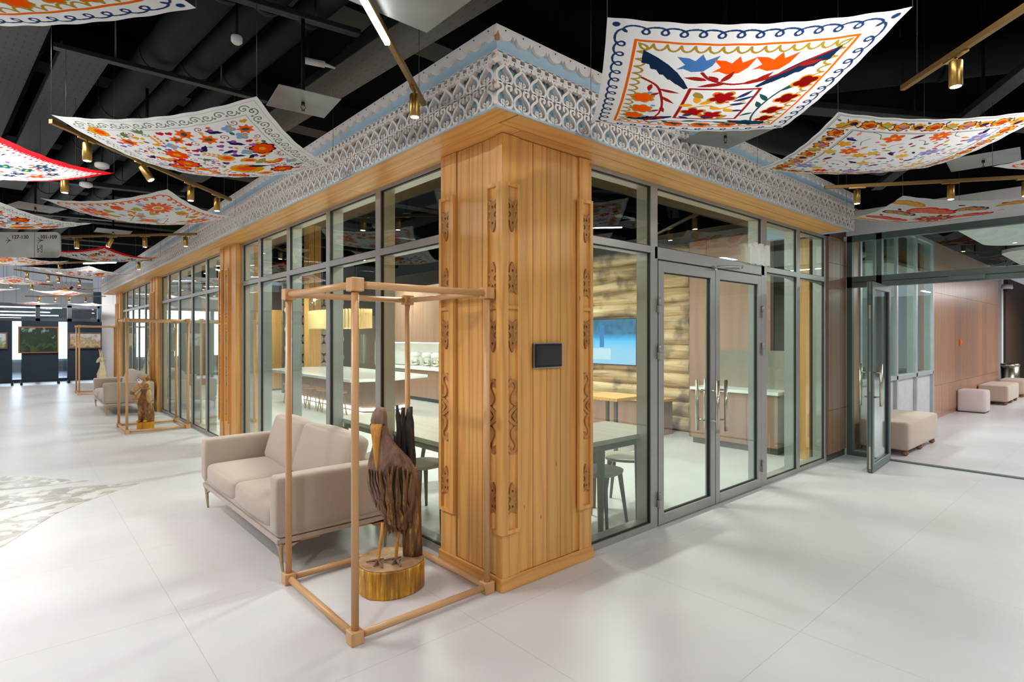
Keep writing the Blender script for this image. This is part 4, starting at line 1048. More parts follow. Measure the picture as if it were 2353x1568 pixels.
def F_yel(c, u, v, r, rnd): a = rnd.random() * 6; c.petals(u, v, r, 13, '#e3a01c', None, .14, a, sharp=True); c.petals(u + r * .1, v, r * .55, 9, '#f0501a', None, .3)
def F_half(c, u, v, r, rnd): 
    a = rnd.random() * 6
    for k in range(6): c.disc(u + r * .75 * math.cos(a + k * .55), v + r * .75 * math.sin(a + k * .55), r * .3, '#f0501a')
    for k in range(5): c.disc(u + r * .4 * math.cos(a + .3 + k * .55), v + r * .4 * math.sin(a + .3 + k * .55), r * .27, '#e3a01c')
def F_blue(c, u, v, r, rnd): c.petals(u, v, r, 4, '#7fa9d4', None, .35, rnd.random() * 6); c.disc(u + r * .3, v, r * .35, '#e9a13a')
def F_heart(c, u, v, r, rnd): 
    col = rnd.choice(('#8e4a9e', '#c01f26', '#b05aa8', '#e3a01c')); c.disc(u - r * .4, v, r * .55, col); c.disc(u + r * .4, v, r * .55, col); c.poly([(u - r * .9, v + r * .1), (u + r * .9, v + r * .1), (u, v + r)], col)
def F_bird(c, u, v, r, rnd):
    a = rnd.random() * 6; c.disc(u, v, r * .75, '#23224a', r * .35, a); c.leaf(u, v, r * 1.2, r * .4, a + .5, '#23224a'); c.leaf(u, v, r * 1.2, r * .3, a + 3.4, '#23224a'); c.disc(u + r * .6 * math.cos(a + 1.2), v + r * .6 * math.sin(a + 1.2), r * .35, '#8e4a9e')
def F_green(c, u, v, r, rnd):
    a = rnd.random() * 6
    for k in range(4): c.leaf(u, v, r * 1.1, r * .22, a + k * .5, '#5a8048')
    spiral(c, u + r * .4 * math.cos(a + 3), v + r * .4 * math.sin(a + 3), r * .45, '#5a8048')
def F_wheat(c, u, v, r, rnd):
    a = rnd.random() * 6
    for k in range(4):
        for s in (-1, 1): x = u + (k - 1.5) * r * .5 * math.cos(a) - s * r * .28 * math.sin(a); y = v + (k - 1.5) * r * .5 * math.sin(a) + s * r * .28 * math.cos(a); c.disc(x, y, r * .28, '#e3961a', r * .16, a + s * .6); c.disc(x, y, r * .07, '#a6401a')
def F_curl(c, u, v, r, rnd): spiral(c, u, v, r, '#a03a2a', .0045, rnd.choice((-1, 1)), rnd.random() * 6)
def F_dot(c, u, v, r, rnd): c.disc(u, v, r, rnd.choice(('#c01f26', '#e3a01c', '#8e4a9e', '#3f6b50', '#7fa9d4', '#f0501a')), r * .65, rnd.random() * 3)
def design_B(N):
    c = Cloth(N); g = '#6d7a5c'
    for m in (.022, .098): c.frame(m, .003, '#a5ad97')
    n = 15; L = 1 - .12
    for side in range(4):
        for k in range(n):
            x = .06 + L * (k + .5) / n; y = .06; p = ((x, y), (1 - y, x), (1 - x, 1 - y), (y, 1 - x))[side]
            spiral(c, p[0], p[1], .026, g, .0055, 1 if k % 2 else -1, side * 1.57); q = ((x + .03, y + .016), (1 - y - .016, x + .03), (1 - x - .03, 1 - y - .016), (y + .016, 1 - x - .03))[side]; c.disc(q[0], q[1], .006, g)
    c.petals(.60, .68, .105, 18, '#e09a18', None, .13, 0, sharp=True); c.petals(.60, .67, .062, 9, '#f2521a', None, .35); c.leaf(.63, .62, .13, .026, .5, '#23224a'); c.leaf(.70, .60, .10, .03, -.6, '#93ab62')
    kinds = [(F_red, .058), (twig, .05), (F_star, .046), (F_heart, .020), (F_half, .055), (F_blue, .032), (twig, .05), (F_bird, .034), (F_green, .042), (F_wheat, .042), (F_yel, .046), (F_curl, .024), (F_dot, .014), (F_heart, .018), (F_dot, .012), (twig, .045), (F_curl, .02)]
    keep = c.a.copy(); scatter(c, .125, 330, [(f, r * 1.08) for f, r in kinds], 11, big=34, pre=[(F_red, .37, .37, .062), (F_red, .76, .80, .060), (F_red, .22, .60, .055), (F_red, .83, .42, .058), (F_red, .44, .86, .055), (F_star, .64, .23, .050), (F_star, .49, .20, .042), (F_star, .85, .20, .045), (F_star, .21, .22, .050), (F_half, .27, .42, .060), (F_half, .80, .60, .055), (F_half, .34, .72, .055), (F_half, .20, .84, .050), (F_yel, .60, .46, .050), (F_bird, .56, .32, .042), (F_bird, .74, .31, .042), (F_blue, .42, .26, .035), (F_blue, .78, .17, .034)])
    N_ = c.N; V, U = np.mgrid[0:N_, 0:N_] / N_; m = ((U - .62) ** 2 + (V - .66) ** 2) < .125 ** 2; c.a[m] = keep[m]
    return c.a
def design_C(N):
    c = Cloth(N); og = '#e98a16'; ol = '#bcae4e'; co = '#f4623c'; li = '#a9b2dc'
    c.curls(.085, 13, .020, .012, '#f0661e'); rnd = random.Random(5)
    for u, v in ((.23, .24), (.77, .24), (.23, .77), (.77, .77), (.5, .14), (.5, .86)):
        if abs(u - .5) < .01: c.petals(u, v, .05, 5, co, None, .25); continue
        for k in range(14): a = 2 * math.pi * k / 14; c.disc(u + .075 * math.cos(a), v + .075 * math.sin(a), .038, co if k % 2 else '#f77b50', .016, a)
        c.disc(u, v, .030, '#e9a42c')
    for u, v in ((.38, .20), (.62, .20), (.16, .42), (.84, .42), (.16, .58), (.84, .60), (.38, .82), (.62, .82), (.33, .33), (.67, .33), (.33, .68), (.67, .68)): c.petals(u, v, .042, 3, ol, None, .35, rnd.random() * 6)
    for u, v in ((.30, .13), (.70, .13), (.12, .33), (.88, .33), (.12, .68), (.88, .70), (.30, .88), (.70, .88), (.42, .30), (.58, .30), (.42, .70)): c.petals(u, v, .030, 4, li, None, .45, rnd.random() * 6)
    for s, u, v in ((1, .13, .5), (-1, .87, .5), (1, .5, .28), (-1, .5, .72)):
        c.curve([(u, v - .10), (u + s * .06, v - .05), (u + s * .03, v + .02), (u + s * .07, v + .07), (u, v + .11)], .014, og); spiral(c, u + s * .04, v - .04, .035, og, .012, s); c.leaf(u, v + .05, .09, .028, .4 * s, og); c.leaf(u, v, .08, .026, 2 * s, og)
    c.line([(.5, .33), (.68, .5), (.5, .67), (.32, .5), (.5, .33)], .007, '#8f9440')
    c.petals(.5, .5, .07, 8, '#f4775a', None, .2); c.petals(.5, .42, .035, 4, li, None, .4); c.petals(.5, .58, .035, 4, ol, None, .4); c.petals(.42, .5, .035, 4, ol, None, .4); c.petals(.58, .5, .035, 4, li, None, .4)
    for u, v in ((.28, .42), (.72, .42), (.4, .4), (.6, .6)): c.disc(u, v, .010, '#d8363a')
    return c.a
def F_flower3(cols):
    def f(c, u, v, r, rnd): a = rnd.random() * 6; c.petals(u, v, r, rnd.choice((5, 6, 8)), rnd.choice(cols), None, .45, a); c.disc(u, v, r * .22, '#e8c34a')
    return f
def F_leafs(cols):
    def f(c, u, v, r, rnd):
        a = rnd.random() * 6; c.leaf(u - r * math.cos(a) * .5, v - r * math.sin(a) * .5, r * 1.3, r * .3, a, rnd.choice(cols))
    return f
def F_vine(c, u, v, r, rnd): a = rnd.random() * 6; c.curve([(u - r * math.cos(a), v - r * math.sin(a)), (u + r * .4 * math.sin(a), v - r * .4 * math.cos(a)), (u + r * math.cos(a), v + r * math.sin(a))], .0035, '#3a3a48')
def design_D(N):
    c = Cloth(N, '#e8222a'); c.poly([(.045, .045), (.955, .045), (.955, .955), (.045, .955)], '#efeeec')
    n = 24; L = .88
    for side in range(4):
        for k in range(n):
            x = .06 + L * (k + .5) / n; p = lambda y: ((x, y), (1 - y, x), (1 - x, 1 - y), (y, 1 - x))[side]
            q = p(.052); c.disc(q[0], q[1], .017, '#e8222a'); q = p(.085); c.disc(q[0], q[1], .010, '#e8222a', .007); q = p(.060); c.disc(q[0], q[1], .009, '#f1efec', .006)
    c.frame(.115, .003, '#55555c')
    kinds = [(F_flower3(('#e8322c', '#e8322c', '#f0502a')), .045), (F_leafs(('#1f5a66', '#2a7f88', '#33343f')), .028), (F_flower3(('#1f5a66', '#24486e')), .036), (F_vine, .035), (F_dot, .014), (F_leafs(('#e8322c', '#c9805a', '#33343f')), .026), (F_flower3(('#c9805a', '#e3b83a')), .026), (F_vine, .03)]
    scatter(c, .135, 300, [(f, r * 1.15) for f, r in kinds], 21); return c.a
def design_E(N):
    c = Cloth(N)
    for m in (.015, .022, .135, .143): c.frame(m, .003, '#5c4a44')
    n = 11; L = .86; cols = ('#2a2350', '#dd3a1e', '#a9b460', '#c77aa0')
    for side in range(4):
        for k in range(n):
            x = .07 + L * (k + .5) / n; y = .078; T = lambda a, b: ((a, b), (1 - b, a), (1 - a, 1 - b), (b, 1 - a))[side]
            p = T(x, y); c.petals(p[0], p[1], .036, 6, '#e5961e', '#8a3a18' if k % 2 else None, .25, k); q = T(x + .006, y + .004); c.disc(q[0], q[1], .019, cols[k % 4])
            c.line([T(x - .04, y + (.035 if k % 2 else -.035)), T(x - .02, y), T(x + .02, y + .02), T(x + .04, y + (-.035 if k % 2 else .035))], .005, '#7a4028'); q = T(x + .038, y - .03); c.leaf(q[0], q[1], .028, .009, k, '#4c6a3c'); q = T(x - .035, y + .035); c.disc(q[0], q[1], .006, '#b8301e')
    kinds = [(F_flower3(('#e8402a', '#f0642a')), .046), (F_leafs(('#5a2030', '#7a2a34')), .05), (F_flower3(('#9a96cc', '#8f8cc6')), .050), (F_vine, .04), (F_leafs(('#8c96a4', '#8c96a4')), .034), (F_leafs(('#b3a441', '#d8a832')), .034), (F_flower3(('#e3b84a', '#f0a52a')), .034), (F_dot, .012), (F_leafs(('#f59a8a', '#e8523a', '#d98a2a')), .034), (F_bird, .028), (F_vine, .035), (F_leafs(('#2a2350', '#3f4a3a')), .03), (F_dot, .010)]
    scatter(c, .158, 380, [(f, r * 1.12) for f, r in kinds], 33, big=60)
    return c.a
def cloudy(c, u, v, s, col, edge):
    for k, (a, b, r) in enumerate(((-.09, 0, .045), (-.04, -.02, .05), (.02, -.01, .05), (.075, .005, .042), (.11, .02, .025), (-.12, .02, .025))): c.disc(u + a * s, v + b * s, r * s * 1.2, edge)
    for k, (a, b, r) in enumerate(((-.09, .005, .035), (-.04, -.01, .04), (.02, 0, .04), (.075, .01, .032))): c.disc(u + a * s, v + b * s, r * s * 1.15, col)
    spiral(c, u - .04 * s, v, .03 * s, edge, .006); spiral(c, u + .05 * s, v, .026 * s, edge, .006, -1)
def design_F(N):
    c = Cloth(N)
    for k in range(14): a = 2 * math.pi * k / 14; c.leaf(.5 + .07 * math.cos(a), .52 + .07 * math.sin(a), .10, .028, a, '#b3261e'); 
    c.petals(.5, .52, .10, 14, '#e0a878', None, .2, sharp=True); c.disc(.5, .52, .060, '#c2281e'); c.disc(.5, .52, .042, '#6a7aa8'); c.disc(.5, .52, .030, '#f0503c')
    cloudy(c, .36, .27, 1.3, '#f5876a', '#ef4a34'); cloudy(c, .76, .42, 1.2, '#f3786c', '#e8402e'); cloudy(c, .62, .78, 1.3, '#f5876a', '#ef4a34'); cloudy(c, .20, .66, 1.2, '#f3786c', '#e8402e')
    cloudy(c, .62, .20, .9, '#e9a04a', '#33496e'); cloudy(c, .17, .40, .9, '#e9a04a', '#33496e'); cloudy(c, .85, .68, .9, '#e9a04a', '#33496e'); cloudy(c, .36, .84, .9, '#e9a04a', '#33496e')
    for u, v in ((.12, .14), (.88, .13), (.13, .88), (.88, .88)): cloudy(c, u, v, .85, '#f0b868', '#e9a03c')
    for u, v, a in ((.45, .10, 0), (.10, .27, 1), (.92, .30, 2), (.75, .08, 0), (.90, .52, 1), (.07, .52, 1), (.5, .92, 0)): c.leaf(u, v, .06, .018, a, '#b81e1e')
    for u, v in ((.42, .40), (.62, .62), (.62, .38), (.36, .62)): c.petals(u, v, .030, 5, '#f2d4b8', None, .4)
    return c.a
def cloth_mat():
    t = NT('printed_cloth'); at = t.n('ShaderNodeAttribute'); at.attribute_name = 'pattern'
    d = t.n('ShaderNodeBsdfDiffuse'); tr = t.n('ShaderNodeBsdfTranslucent'); t.l(at.outputs['Color'], d.inputs[0]); t.l(at.outputs['Color'], tr.inputs[0])
    mx = t.n('ShaderNodeMixShader'); mx.inputs[0].default_value = .55; t.l(d.outputs[0], mx.inputs[1]); t.l(tr.outputs[0], mx.inputs[2]); t.l(mx.outputs[0], t.out.inputs[0]); return t.m
M['cloth'] = cloth_mat()
DES = {'A': design_A, 'B': design_B, 'C': design_C, 'D': design_D, 'E': design_E, 'F': design_F}; CACHE = {}
def hung_cloth(label, design, N, tips, z=2.87, sag=.062, rot=0, zt=4.6):
    """tips: the four corners in plan, first at the left, then the near one, the right one and the far one"""
    key = (design, N)
    if key not in CACHE: CACHE[key] = DES[design](N)
    a = CACHE[key]; a = np.rot90(a, rot)
    g = (np.arange(N) + .0) / (N - 1); U, V = np.meshgrid(g, g)
    T = [np.array(t) for t in tips]; cx = sum(t[0] for t in T) / 4; cy = sum(t[1] for t in T) / 4
    X = (1 - U) * (1 - V) * T[0][0] + U * (1 - V) * T[1][0] + U * V * T[2][0] + (1 - U) * V * T[3][0]
    Y = (1 - U) * (1 - V) * T[0][1] + U * (1 - V) * T[1][1] + U * V * T[2][1] + (1 - U) * V * T[3][1]
    eu = 4 * U * (1 - U); ev = 4 * V * (1 - V)
    pin = 1 - .022 * (eu + ev - eu * ev * .9); X = cx + (X - cx) * pin; Y = cy + (Y - cy) * pin
    rp = .0018 * np.sin(U * 47 + cx * 9) * (V ** 6 + (1 - V) ** 6) + .0018 * np.sin(V * 41 + cy * 7) * (U ** 6 + (1 - U) ** 6)
    Z = -sag * eu - sag * ev - .010 * eu * ev + rp
    co = np.stack([X - cx, Y - cy, Z], -1).reshape(-1, 3)
    idx = np.arange(N * N).reshape(N, N); F = np.stack([idx[:-1, :-1], idx[:-1, 1:], idx[1:, 1:], idx[1:, :-1]], -1).reshape(-1, 4)
    me = bpy.data.meshes.new('cloth'); me.vertices.add(N * N); me.vertices.foreach_set('co', co.astype(np.float32).ravel())
    me.loops.add(F.size); me.loops.foreach_set('vertex_index', F.astype(np.int32).ravel())
    me.polygons.add(len(F)); me.polygons.foreach_set('loop_start', np.arange(0, F.size, 4, dtype=np.int32)); me.polygons.foreach_set('use_smooth', np.ones(len(F), bool)); me.update()
    ca = me.color_attributes.new('pattern', 'FLOAT_COLOR', 'POINT'); col = np.ones((N * N, 4), np.float32); col[:, :3] = a.reshape(-1, 3); ca.data.foreach_set('color', col.ravel())
    me.materials.append(M['cloth'])
    t = thing('hanging_cloth', label, 'printed cloth', (cx, cy, z), 0, 'printed cloths hung under the ceiling')
    o = bpy.data.objects.new('cloth_panel', me); C.objects.link(o); o.parent = t
    for p in T: MB().cyl((p[0] - cx, p[1] - cy, -.004), (p[0] - cx, p[1] - cy, top_of_wire(p[0], p[1], z) - z), .0016, n=5).obj('wire', M['wire'], t)
    return t
# ================================================================ ducts, pipes, cable trays
def slab_mat():
    t = NT('perforated_tray'); tc = t.n('ShaderNodeTexCoord'); sx = t.n('ShaderNodeSeparateXYZ'); t.l(tc.outputs['Object'], sx.inputs[0])
    fu = t.math('FRACT', t.math('MULTIPLY', sx.outputs[0], 9.0)); fv = t.math('FRACT', t.math('MULTIPLY', sx.outputs[1], 22.0))
    a = t.math('LESS_THAN', fu, .42); b = t.math('LESS_THAN', fv, .16); h = t.math('MULTIPLY', a, b)
    c = t.mix(h, lin('#2b3334'), lin('#030404')); t.bsdf(c, .5, .3); return t.m
M['tray'] = slab_mat()
def run(name, label, cat, a, b, r, z, mat, bands=True, group=None):
    a = Vector((*a, 0)); b = Vector((*b, 0)); d = b - a; t = thing(name, label, cat, (a.x, a.y, z), math.atan2(d.y, d.x), group); L = d.length
    MB().cyl((0, 0, 0), (L, 0, 0), r, n=24).obj('pipe', mat, t)
    if bands:
        k = .8
        while k < min(L, 9): MB().cyl((k, 0, 0), (k + .05, 0, 0), r * 1.05, n=24).obj('clamp', mat, t); k += 1.35
    OBST.append(((a.x, a.y), (b.x, b.y), r * 1.05, z, True))
    q = a + d * .4; MB().cyl((L * .4, 0, r * .98), (L * .4, 0, top_of_wire(q.x, q.y, z + r) - z), .006, n=6).obj('hanger_rod', M['wire'], t)
    return t
G = 'black air ducts under the ceiling'
run('air_duct', 'leftmost of the three thick round black ducts above the green-bordered cloth', 'duct', (-1.05, -1.0), (-2.3, 13.0), .125, 3.72, M['duct'], group=G)
run('air_duct', 'middle of the three thick round black ducts above the green-bordered cloth', 'duct', (-.80, -1.0), (-2.0, 13.0), .105, 3.72, M['duct'], group=G)
run('air_duct', 'rightmost of the three thick round black ducts above the green-bordered cloth', 'duct', (-.55, -1.0), (-1.6, 13.0), .09, 3.72, M['duct'], group=G)
run('water_pipe', 'thin black pipe between the thick ducts and the cable tray', 'pipe', (-.425, .30), (-.44, 9.0), .028, 3.575, M['duct'])
run('air_duct', 'thick black duct high at the upper left', 'duct', (-1.75, -1.5), (-2.9, 12.0), .16, 3.95, M['ductd'], group=G)
run('air_duct', 'large black duct crossing behind the tulip cloth', 'duct', (1.0, .9), (5.9, -.38), .20, 3.75, M['duct'], group=G)
run('air_duct', 'large black duct over the coral cloth', 'duct', (3.3, .6), (5.7, -3.3), .22, 4.22, M['ductd'], group=G)
def tray(label, a, b, w, z, h=.06):
    a = Vector((*a, 0)); b = Vector((*b, 0)); d = b - a; L = d.length; t = thing('cable_tray', label, 'cable tray', (a.x, a.y, z), math.atan2(d.y, d.x), 'perforated cable trays under the ceiling')
    MB().box(0, L, -w / 2, w / 2, 0, .006).obj('perforated_base', M['tray'], t)
    for s in (-1, 1): MB().box(0, L, s * w / 2 - .003, s * w / 2 + .003, .006, h).obj('side_flange', M['duct'], t)
    OBST.append(((a.x, a.y), (b.x, b.y), w / 2 + .004, z, False))
    for k in (.25, .75): q = a + d * k; MB().cyl((L * k, 0, .006), (L * k, 0, top_of_wire(q.x, q.y, z + .02) - z), .006, n=6).obj('hanger_rod', M['wire'], t)
    return t
tray('wide perforated cable tray rising to the top centre beside the cornice', (-.22, -1.0), (-.60, 5.2), .29, 3.45)
tray('narrow perforated rail crossing above the green-bordered cloth', (-2.0, 2.33), (-.62, 2.30), .06, 3.50, .03)
tray('short perforated rail at the top crossing the thick ducts', (-1.6, 1.02), (-.5, .86), .06, 3.52, .03)
tray('broad perforated tray high at the left, behind the corner cloth', (-2.15, 1.5), (-2.9, 9.5), .46, 3.7)
tray('second broad perforated tray at the far left', (-2.95, 2.0), (-3.6, 10), .46, 3.7)
tray('broad perforated tray above the sign', (-1.80, 2.6), (-2.25, 8), .28, 3.62)
tray('black tray crossing over the lace at mid length', (-3.2, 6.4), (-.5, 5.9), .10, 3.4, .05)
tray('black tray crossing at the left, further down the hall', (-3.8, 9.6), (-.6, 9.0), .12, 3.5, .05)
tray('black tray crossing far down the hall', (-4.5, 13.0), (-.6, 12.5), .12, 3.5, .05)
tray('black rail crossing high at the right', (1.6, -2.9), (5.9, -.3), .12, 3.38, .05)
tray('black rail behind the right track', (2.0, -.1), (5.9, -2.4), .16, 3.48, .05)
for i, y in enumerate((1.7, 4.5, 7.4, 10.4, 13.6, 16.8)):
    S(MB().box(-8.8, 8, y, y + .3, 4.2, 4.6).obj('trim_beam', M['ductd']))
# ================================================================ the cloths
def dia(x, y, h=.845): return [(x - h, y), (x, y - h), (x + h, y), (x, y + h)]
hung_cloth('largest white cloth, upper right, with tulips, navy leaves and a red square', 'A', 520, [(-.363, -1.095), (.498, -1.948), (1.45, -1.032), (.463, -.298)], sag=.042)
hung_cloth('white cloth bordered with orange curled blossoms, right of the tulip cloth', 'E', 420, [(1.44, -1.358), (2.30, -2.22), (3.15, -1.40), (2.192, -.524)], sag=.05)
hung_cloth('white cloth with coral and orange cloud motifs above the open glass door', 'F', 300, [(4.05, -1.035), (5.0, -1.93), (5.75, -1.15), (4.737, -.336)], sag=.05)
hung_cloth('white cloth with orange curls whose tip enters the picture at the right edge', 'C', 200, [(2.66, -2.60), (3.507, -3.45), (4.35, -2.60), (3.507, -1.76)], sag=.05)
hung_cloth('white cloth cut by the upper left corner, with dark red blossoms and a navy leaf', 'A', 420, [(-3.35, -.02), (-2.50, -.87), (-1.651, -.042), (-2.46, .80)], sag=.05, rot=1)
hung_cloth('white cloth with a green scroll border and many orange flowers, left of the cornice', 'B', 520, [(-2.033, 1.756), (-1.201, .666), (-.363, 1.578), (-1.118, 2.584)])
hung_cloth('white cloth with orange curls and big coral flowers, behind the green-bordered one', 'C', 360, [(-2.014, 4.433), (-1.17, 3.244), (-.379, 4.084), (-1.08, 5.11)])
hung_cloth('white cloth with a bright red edge entering at the left side', 'D', 420, dia(-2.44, 2.96))
hung_cloth('green-bordered flowered cloth at the left edge just above the hanging sign', 'B', 300, dia(-2.36, 5.6))
hung_cloth('red-edged white cloth right of the hanging sign', 'D', 260, dia(-1.2, 8.38, .83))
hung_cloth('orange-patterned cloth at the left edge just below the hanging sign', 'C', 220, dia(-2.33, 9.98))
hung_cloth('pale cloth with orange and red flowers behind the short LED track', 'B', 220, dia(-1.15, 11.4))
hung_cloth('orange-flowered cloth, low at the left edge, third row', 'C', 180, dia(-2.2, 14.6))
hung_cloth('white cloth with tulips and a dark leaf, next to the far end of the cornice', 'A', 180, dia(-1.14, 16.0, .82))
hung_cloth('small-looking distant cloth with red and blue flowers, lowest at the left edge', 'B', 140, dia(-2.9, 18.0))
hung_cloth('distant cloth with coral clouds in front of the white wall band', 'F', 140, dia(-1.12, 18.25, .80))
hung_cloth('distant low-hung cloth with orange flowers over the middle picture screen', 'C', 110, dia(-1.75, 21.0, .7), 2.62, .03)
hung_cloth('distant low-hung cloth with coral clouds over the right picture screen', 'F', 110, dia(-.32, 20.6, .62), 2.62, .03)
# ================================================================ track lights
def track(label, p0, p1, z, spots, led=None, glow=True):
    p0 = Vector((*p0, 0)); p1 = Vector((*p1, 0)); d = (p1 - p0); L = d.length; ang = math.atan2(d.y, d.x)
    t = thing('track_light', label, 'track light', (p0.x, p0.y, z), ang, 'brass track lights under the ceiling')
    MB().box(0, L, -.014, .014, 0, .030).obj('track', M['brassd'], t, .002, 1)
    for i, (s, tilt, ta) in enumerate(spots):
        h = bpy.data.objects.new('spot_head', None); C.objects.link(h); h.parent = t; h.location = (s, 0, 0)
        b = MB(); b.box(-.07, .07, -.013, .013, -.010, -.0005); b.cyl((0, 0, -.01), (0, 0, -.028), .006, n=8); b.obj('adapter', M['brass'], h)
        Mx = Matrix.Translation((0, 0, -.026)) @ Matrix.Rotation(ta - ang, 4, 'Z') @ Matrix.Rotation(tilt, 4, 'Y')
        c = MB(); c.lathe([(.026, -.0), (.029, -.004), (.029, -.125), (.0255, -.128), (.0255, -.118)][::-1], 22, M=Mx, cap=True); c.obj('cylinder', M['brass'], h)
        e = MB(); e.rings([[(r * math.cos(2 * math.pi * k / 16), r * math.sin(2 * math.pi * k / 16), zz) for k in range(16)] for r, zz in ((.0225, -.1275), (.0225, -.1285))], M=Mx); e.obj('lens', M['spotglow'], h)
    if led:
        MB().box(led[0], led[1], -.012, .012, -.022, -.001).obj('led_bar', M['led'], t, .003, 1)
    for s in (.12, L - .12): q = p0 + d * (s / L); MB().cyl((s, 0, .029), (s, 0, top_of_wire(q.x, q.y, z) - z), .0015, n=5).obj('wire', M['wire'], t)
    return t
def dist(p0, p): return (Vector((*p, 0)) - Vector((*p0, 0))).length
track('track at the top centre with a glowing bar and one spot before the lace', (-2.25, -1.55), (-.33, .35), 2.95, [(2.475, 0, 0)], (.6, 1.94))
track('brass track running under the green-bordered cloth, with four spots', (-2.02, 2.21), (-.515, 3.74), 2.95, [(.30, 0, 0), (.85, .55, 2.6), (1.48, 0, 0), (1.90, 0, 0)])
track('brass track just right of the hanging sign, with four spots', (-1.69, 7.66), (-.31, 6.16), 2.95, [(.23, 0, 0), (.77, .4, -.3), (1.27, 0, 0), (1.88, 0, 0)])
track('brass track with a short LED bar and two spots before the lace', (-1.80, 11.75), (-.30, 9.65), 2.95, [(.45, 0, 0), (2.3, 0, 0)], (1.02, 1.78))
track('distant brass track with four spots below the short LED bar', (-2.2, 13.35), (-.72, 15.1), 2.95, [(.32, 0, 0), (.9, 0, 0), (1.2, 0, 0), (1.85, 0, 0)])
track('furthest brass track with four spots, in front of the white wall band', (-1.95, 20.6), (-.06, 19.0), 2.78, [(.42, 0, 0), (.92, 0, 0), (1.35, 0, 0), (1.85, 0, 0)])
track('short brass track mostly hidden by the red-edged cloth, one spot showing below it', (-2.9, 4.78), (-1.72, 3.50), 2.95, [(1.52, 0, 0)], (.2, 1.05))
track('distant track with two spots at the left edge', (-2.6, 16.3), (-1.4, 17.6), 2.95, [(.5, 0, 0), (1.1, 0, 0)])
track('brass track in the upper right corner with one spot', (1.60, -1.64), (.55, -2.77), 2.95, [(.40, 0, 0)])
track('long brass track over the coral cloth at the right, with three spots', (3.58, -.52), (5.2, -2.75), 2.95, [(.28, 0, 0), (1.05, 0, 0), (1.63, 0, 0)])
# ================================================================ square sprinkler plates
def sprinkler(label, x, y, s, a=0, z=3.0):
    t = thing('sprinkler', label, 'sprinkler', (x, y, z), a, 'sprinklers under square metal plates')
    MB().box(-s / 2, s / 2, -s / 2, s / 2, 0, .004).obj('shield_plate', M['plate'], t)
    h = MB(); h.cyl((0, 0, 0), (0, 0, -.018), .011, n=10); h.tube([(-.010, 0, -.016), (-.015, 0, -.032), (0, 0, -.048)], .0022, 6); h.tube([(.010, 0, -.016), (.015, 0, -.032), (0, 0, -.048)], .0022, 6); h.cyl((0, 0, -.048), (0, 0, -.050), .012, n=10)
    h.obj('sprinkler_head', M['black'], t); MB().cyl((0, 0, -.018), (0, 0, -.046), .004, n=8).obj('bulb', plain('amber_bulb', '#d99a3a', .2), t)
    MB().cyl((0, 0, .004), (0, 0, top_of_wire(x, y, z) - z), .012, n=8).obj('drop_pipe', M['ductd'], t)
sprinkler('large square metal plate at the top centre, left of the glowing bar', -1.03, -.60, .62, 0)
sprinkler('square metal plate with sprinkler between the green-bordered cloth and the cornice', -.855, .90, .36, -.12)
sprinkler('metal plate peeping out from under the green-bordered cloth', -1.38, 2.88, .34, 0, 3.06)
sprinkler('narrow-looking metal plate left of the orange-curled cloth', -2.02, 5.75, .44, .3)
sprinkler('metal plate above the long brass track right of the sign', -1.17, 6.95, .40)
sprinkler('square metal plate just below the tulip cloth', 1.66, -.54, .44, -.35)
sprinkler('metal plate at the right side between the blossom-bordered cloth and the right track', 3.80, -1.66, .46, .1)
sprinkler('pale metal plate by the white band over the doorway', 5.35, -2.1, .42, .2)
# smoke detectors
for (x, y, z), lb in (((-1.62, 5.0, 3.2), 'round white smoke detector left of the second brass spot'), ((-1.57, 4.05, 3.2), 'round white detector disc beside the upper brass spot of the left track'), ((-1.17, 1.15, 3.4), 'white detector high up between the black ducts')):
    t = thing('smoke_detector', lb, 'detector', (x, y, z)); q = .55 if x == -1.17 else 1; MB().lathe([(.055 * q, 0), (.060 * q, -.012), (.058 * q, -.035), (.035 * q, -.048)], 24).obj('housing', M['wall'], t)
    MB().cyl((0, 0, 0), (0, 0, top_of_wire(x, y, z) - z), .008, n=6).obj('stem', M['ductd'], t)
t = thing('pipe_nozzle', 'white plastic pipe stub high between the black ducts and the cable tray', 'pipe', (-.722, 1.217, 3.42), R(-15))
MB().cyl((0, 0, 0), (.13, 0, 0), .022, n=14).obj('socket', M['wall'], t); MB().cyl((.13, 0, 0), (.20, 0, -.01), .014, .006, n=12).obj('tip', M['wall'], t); MB().cyl((.02, 0, .02), (.02, 0, top_of_wire(-.70, 1.21, 3.43) - 3.42), .006, n=6).obj('drop_rod', M['ductd'], t)
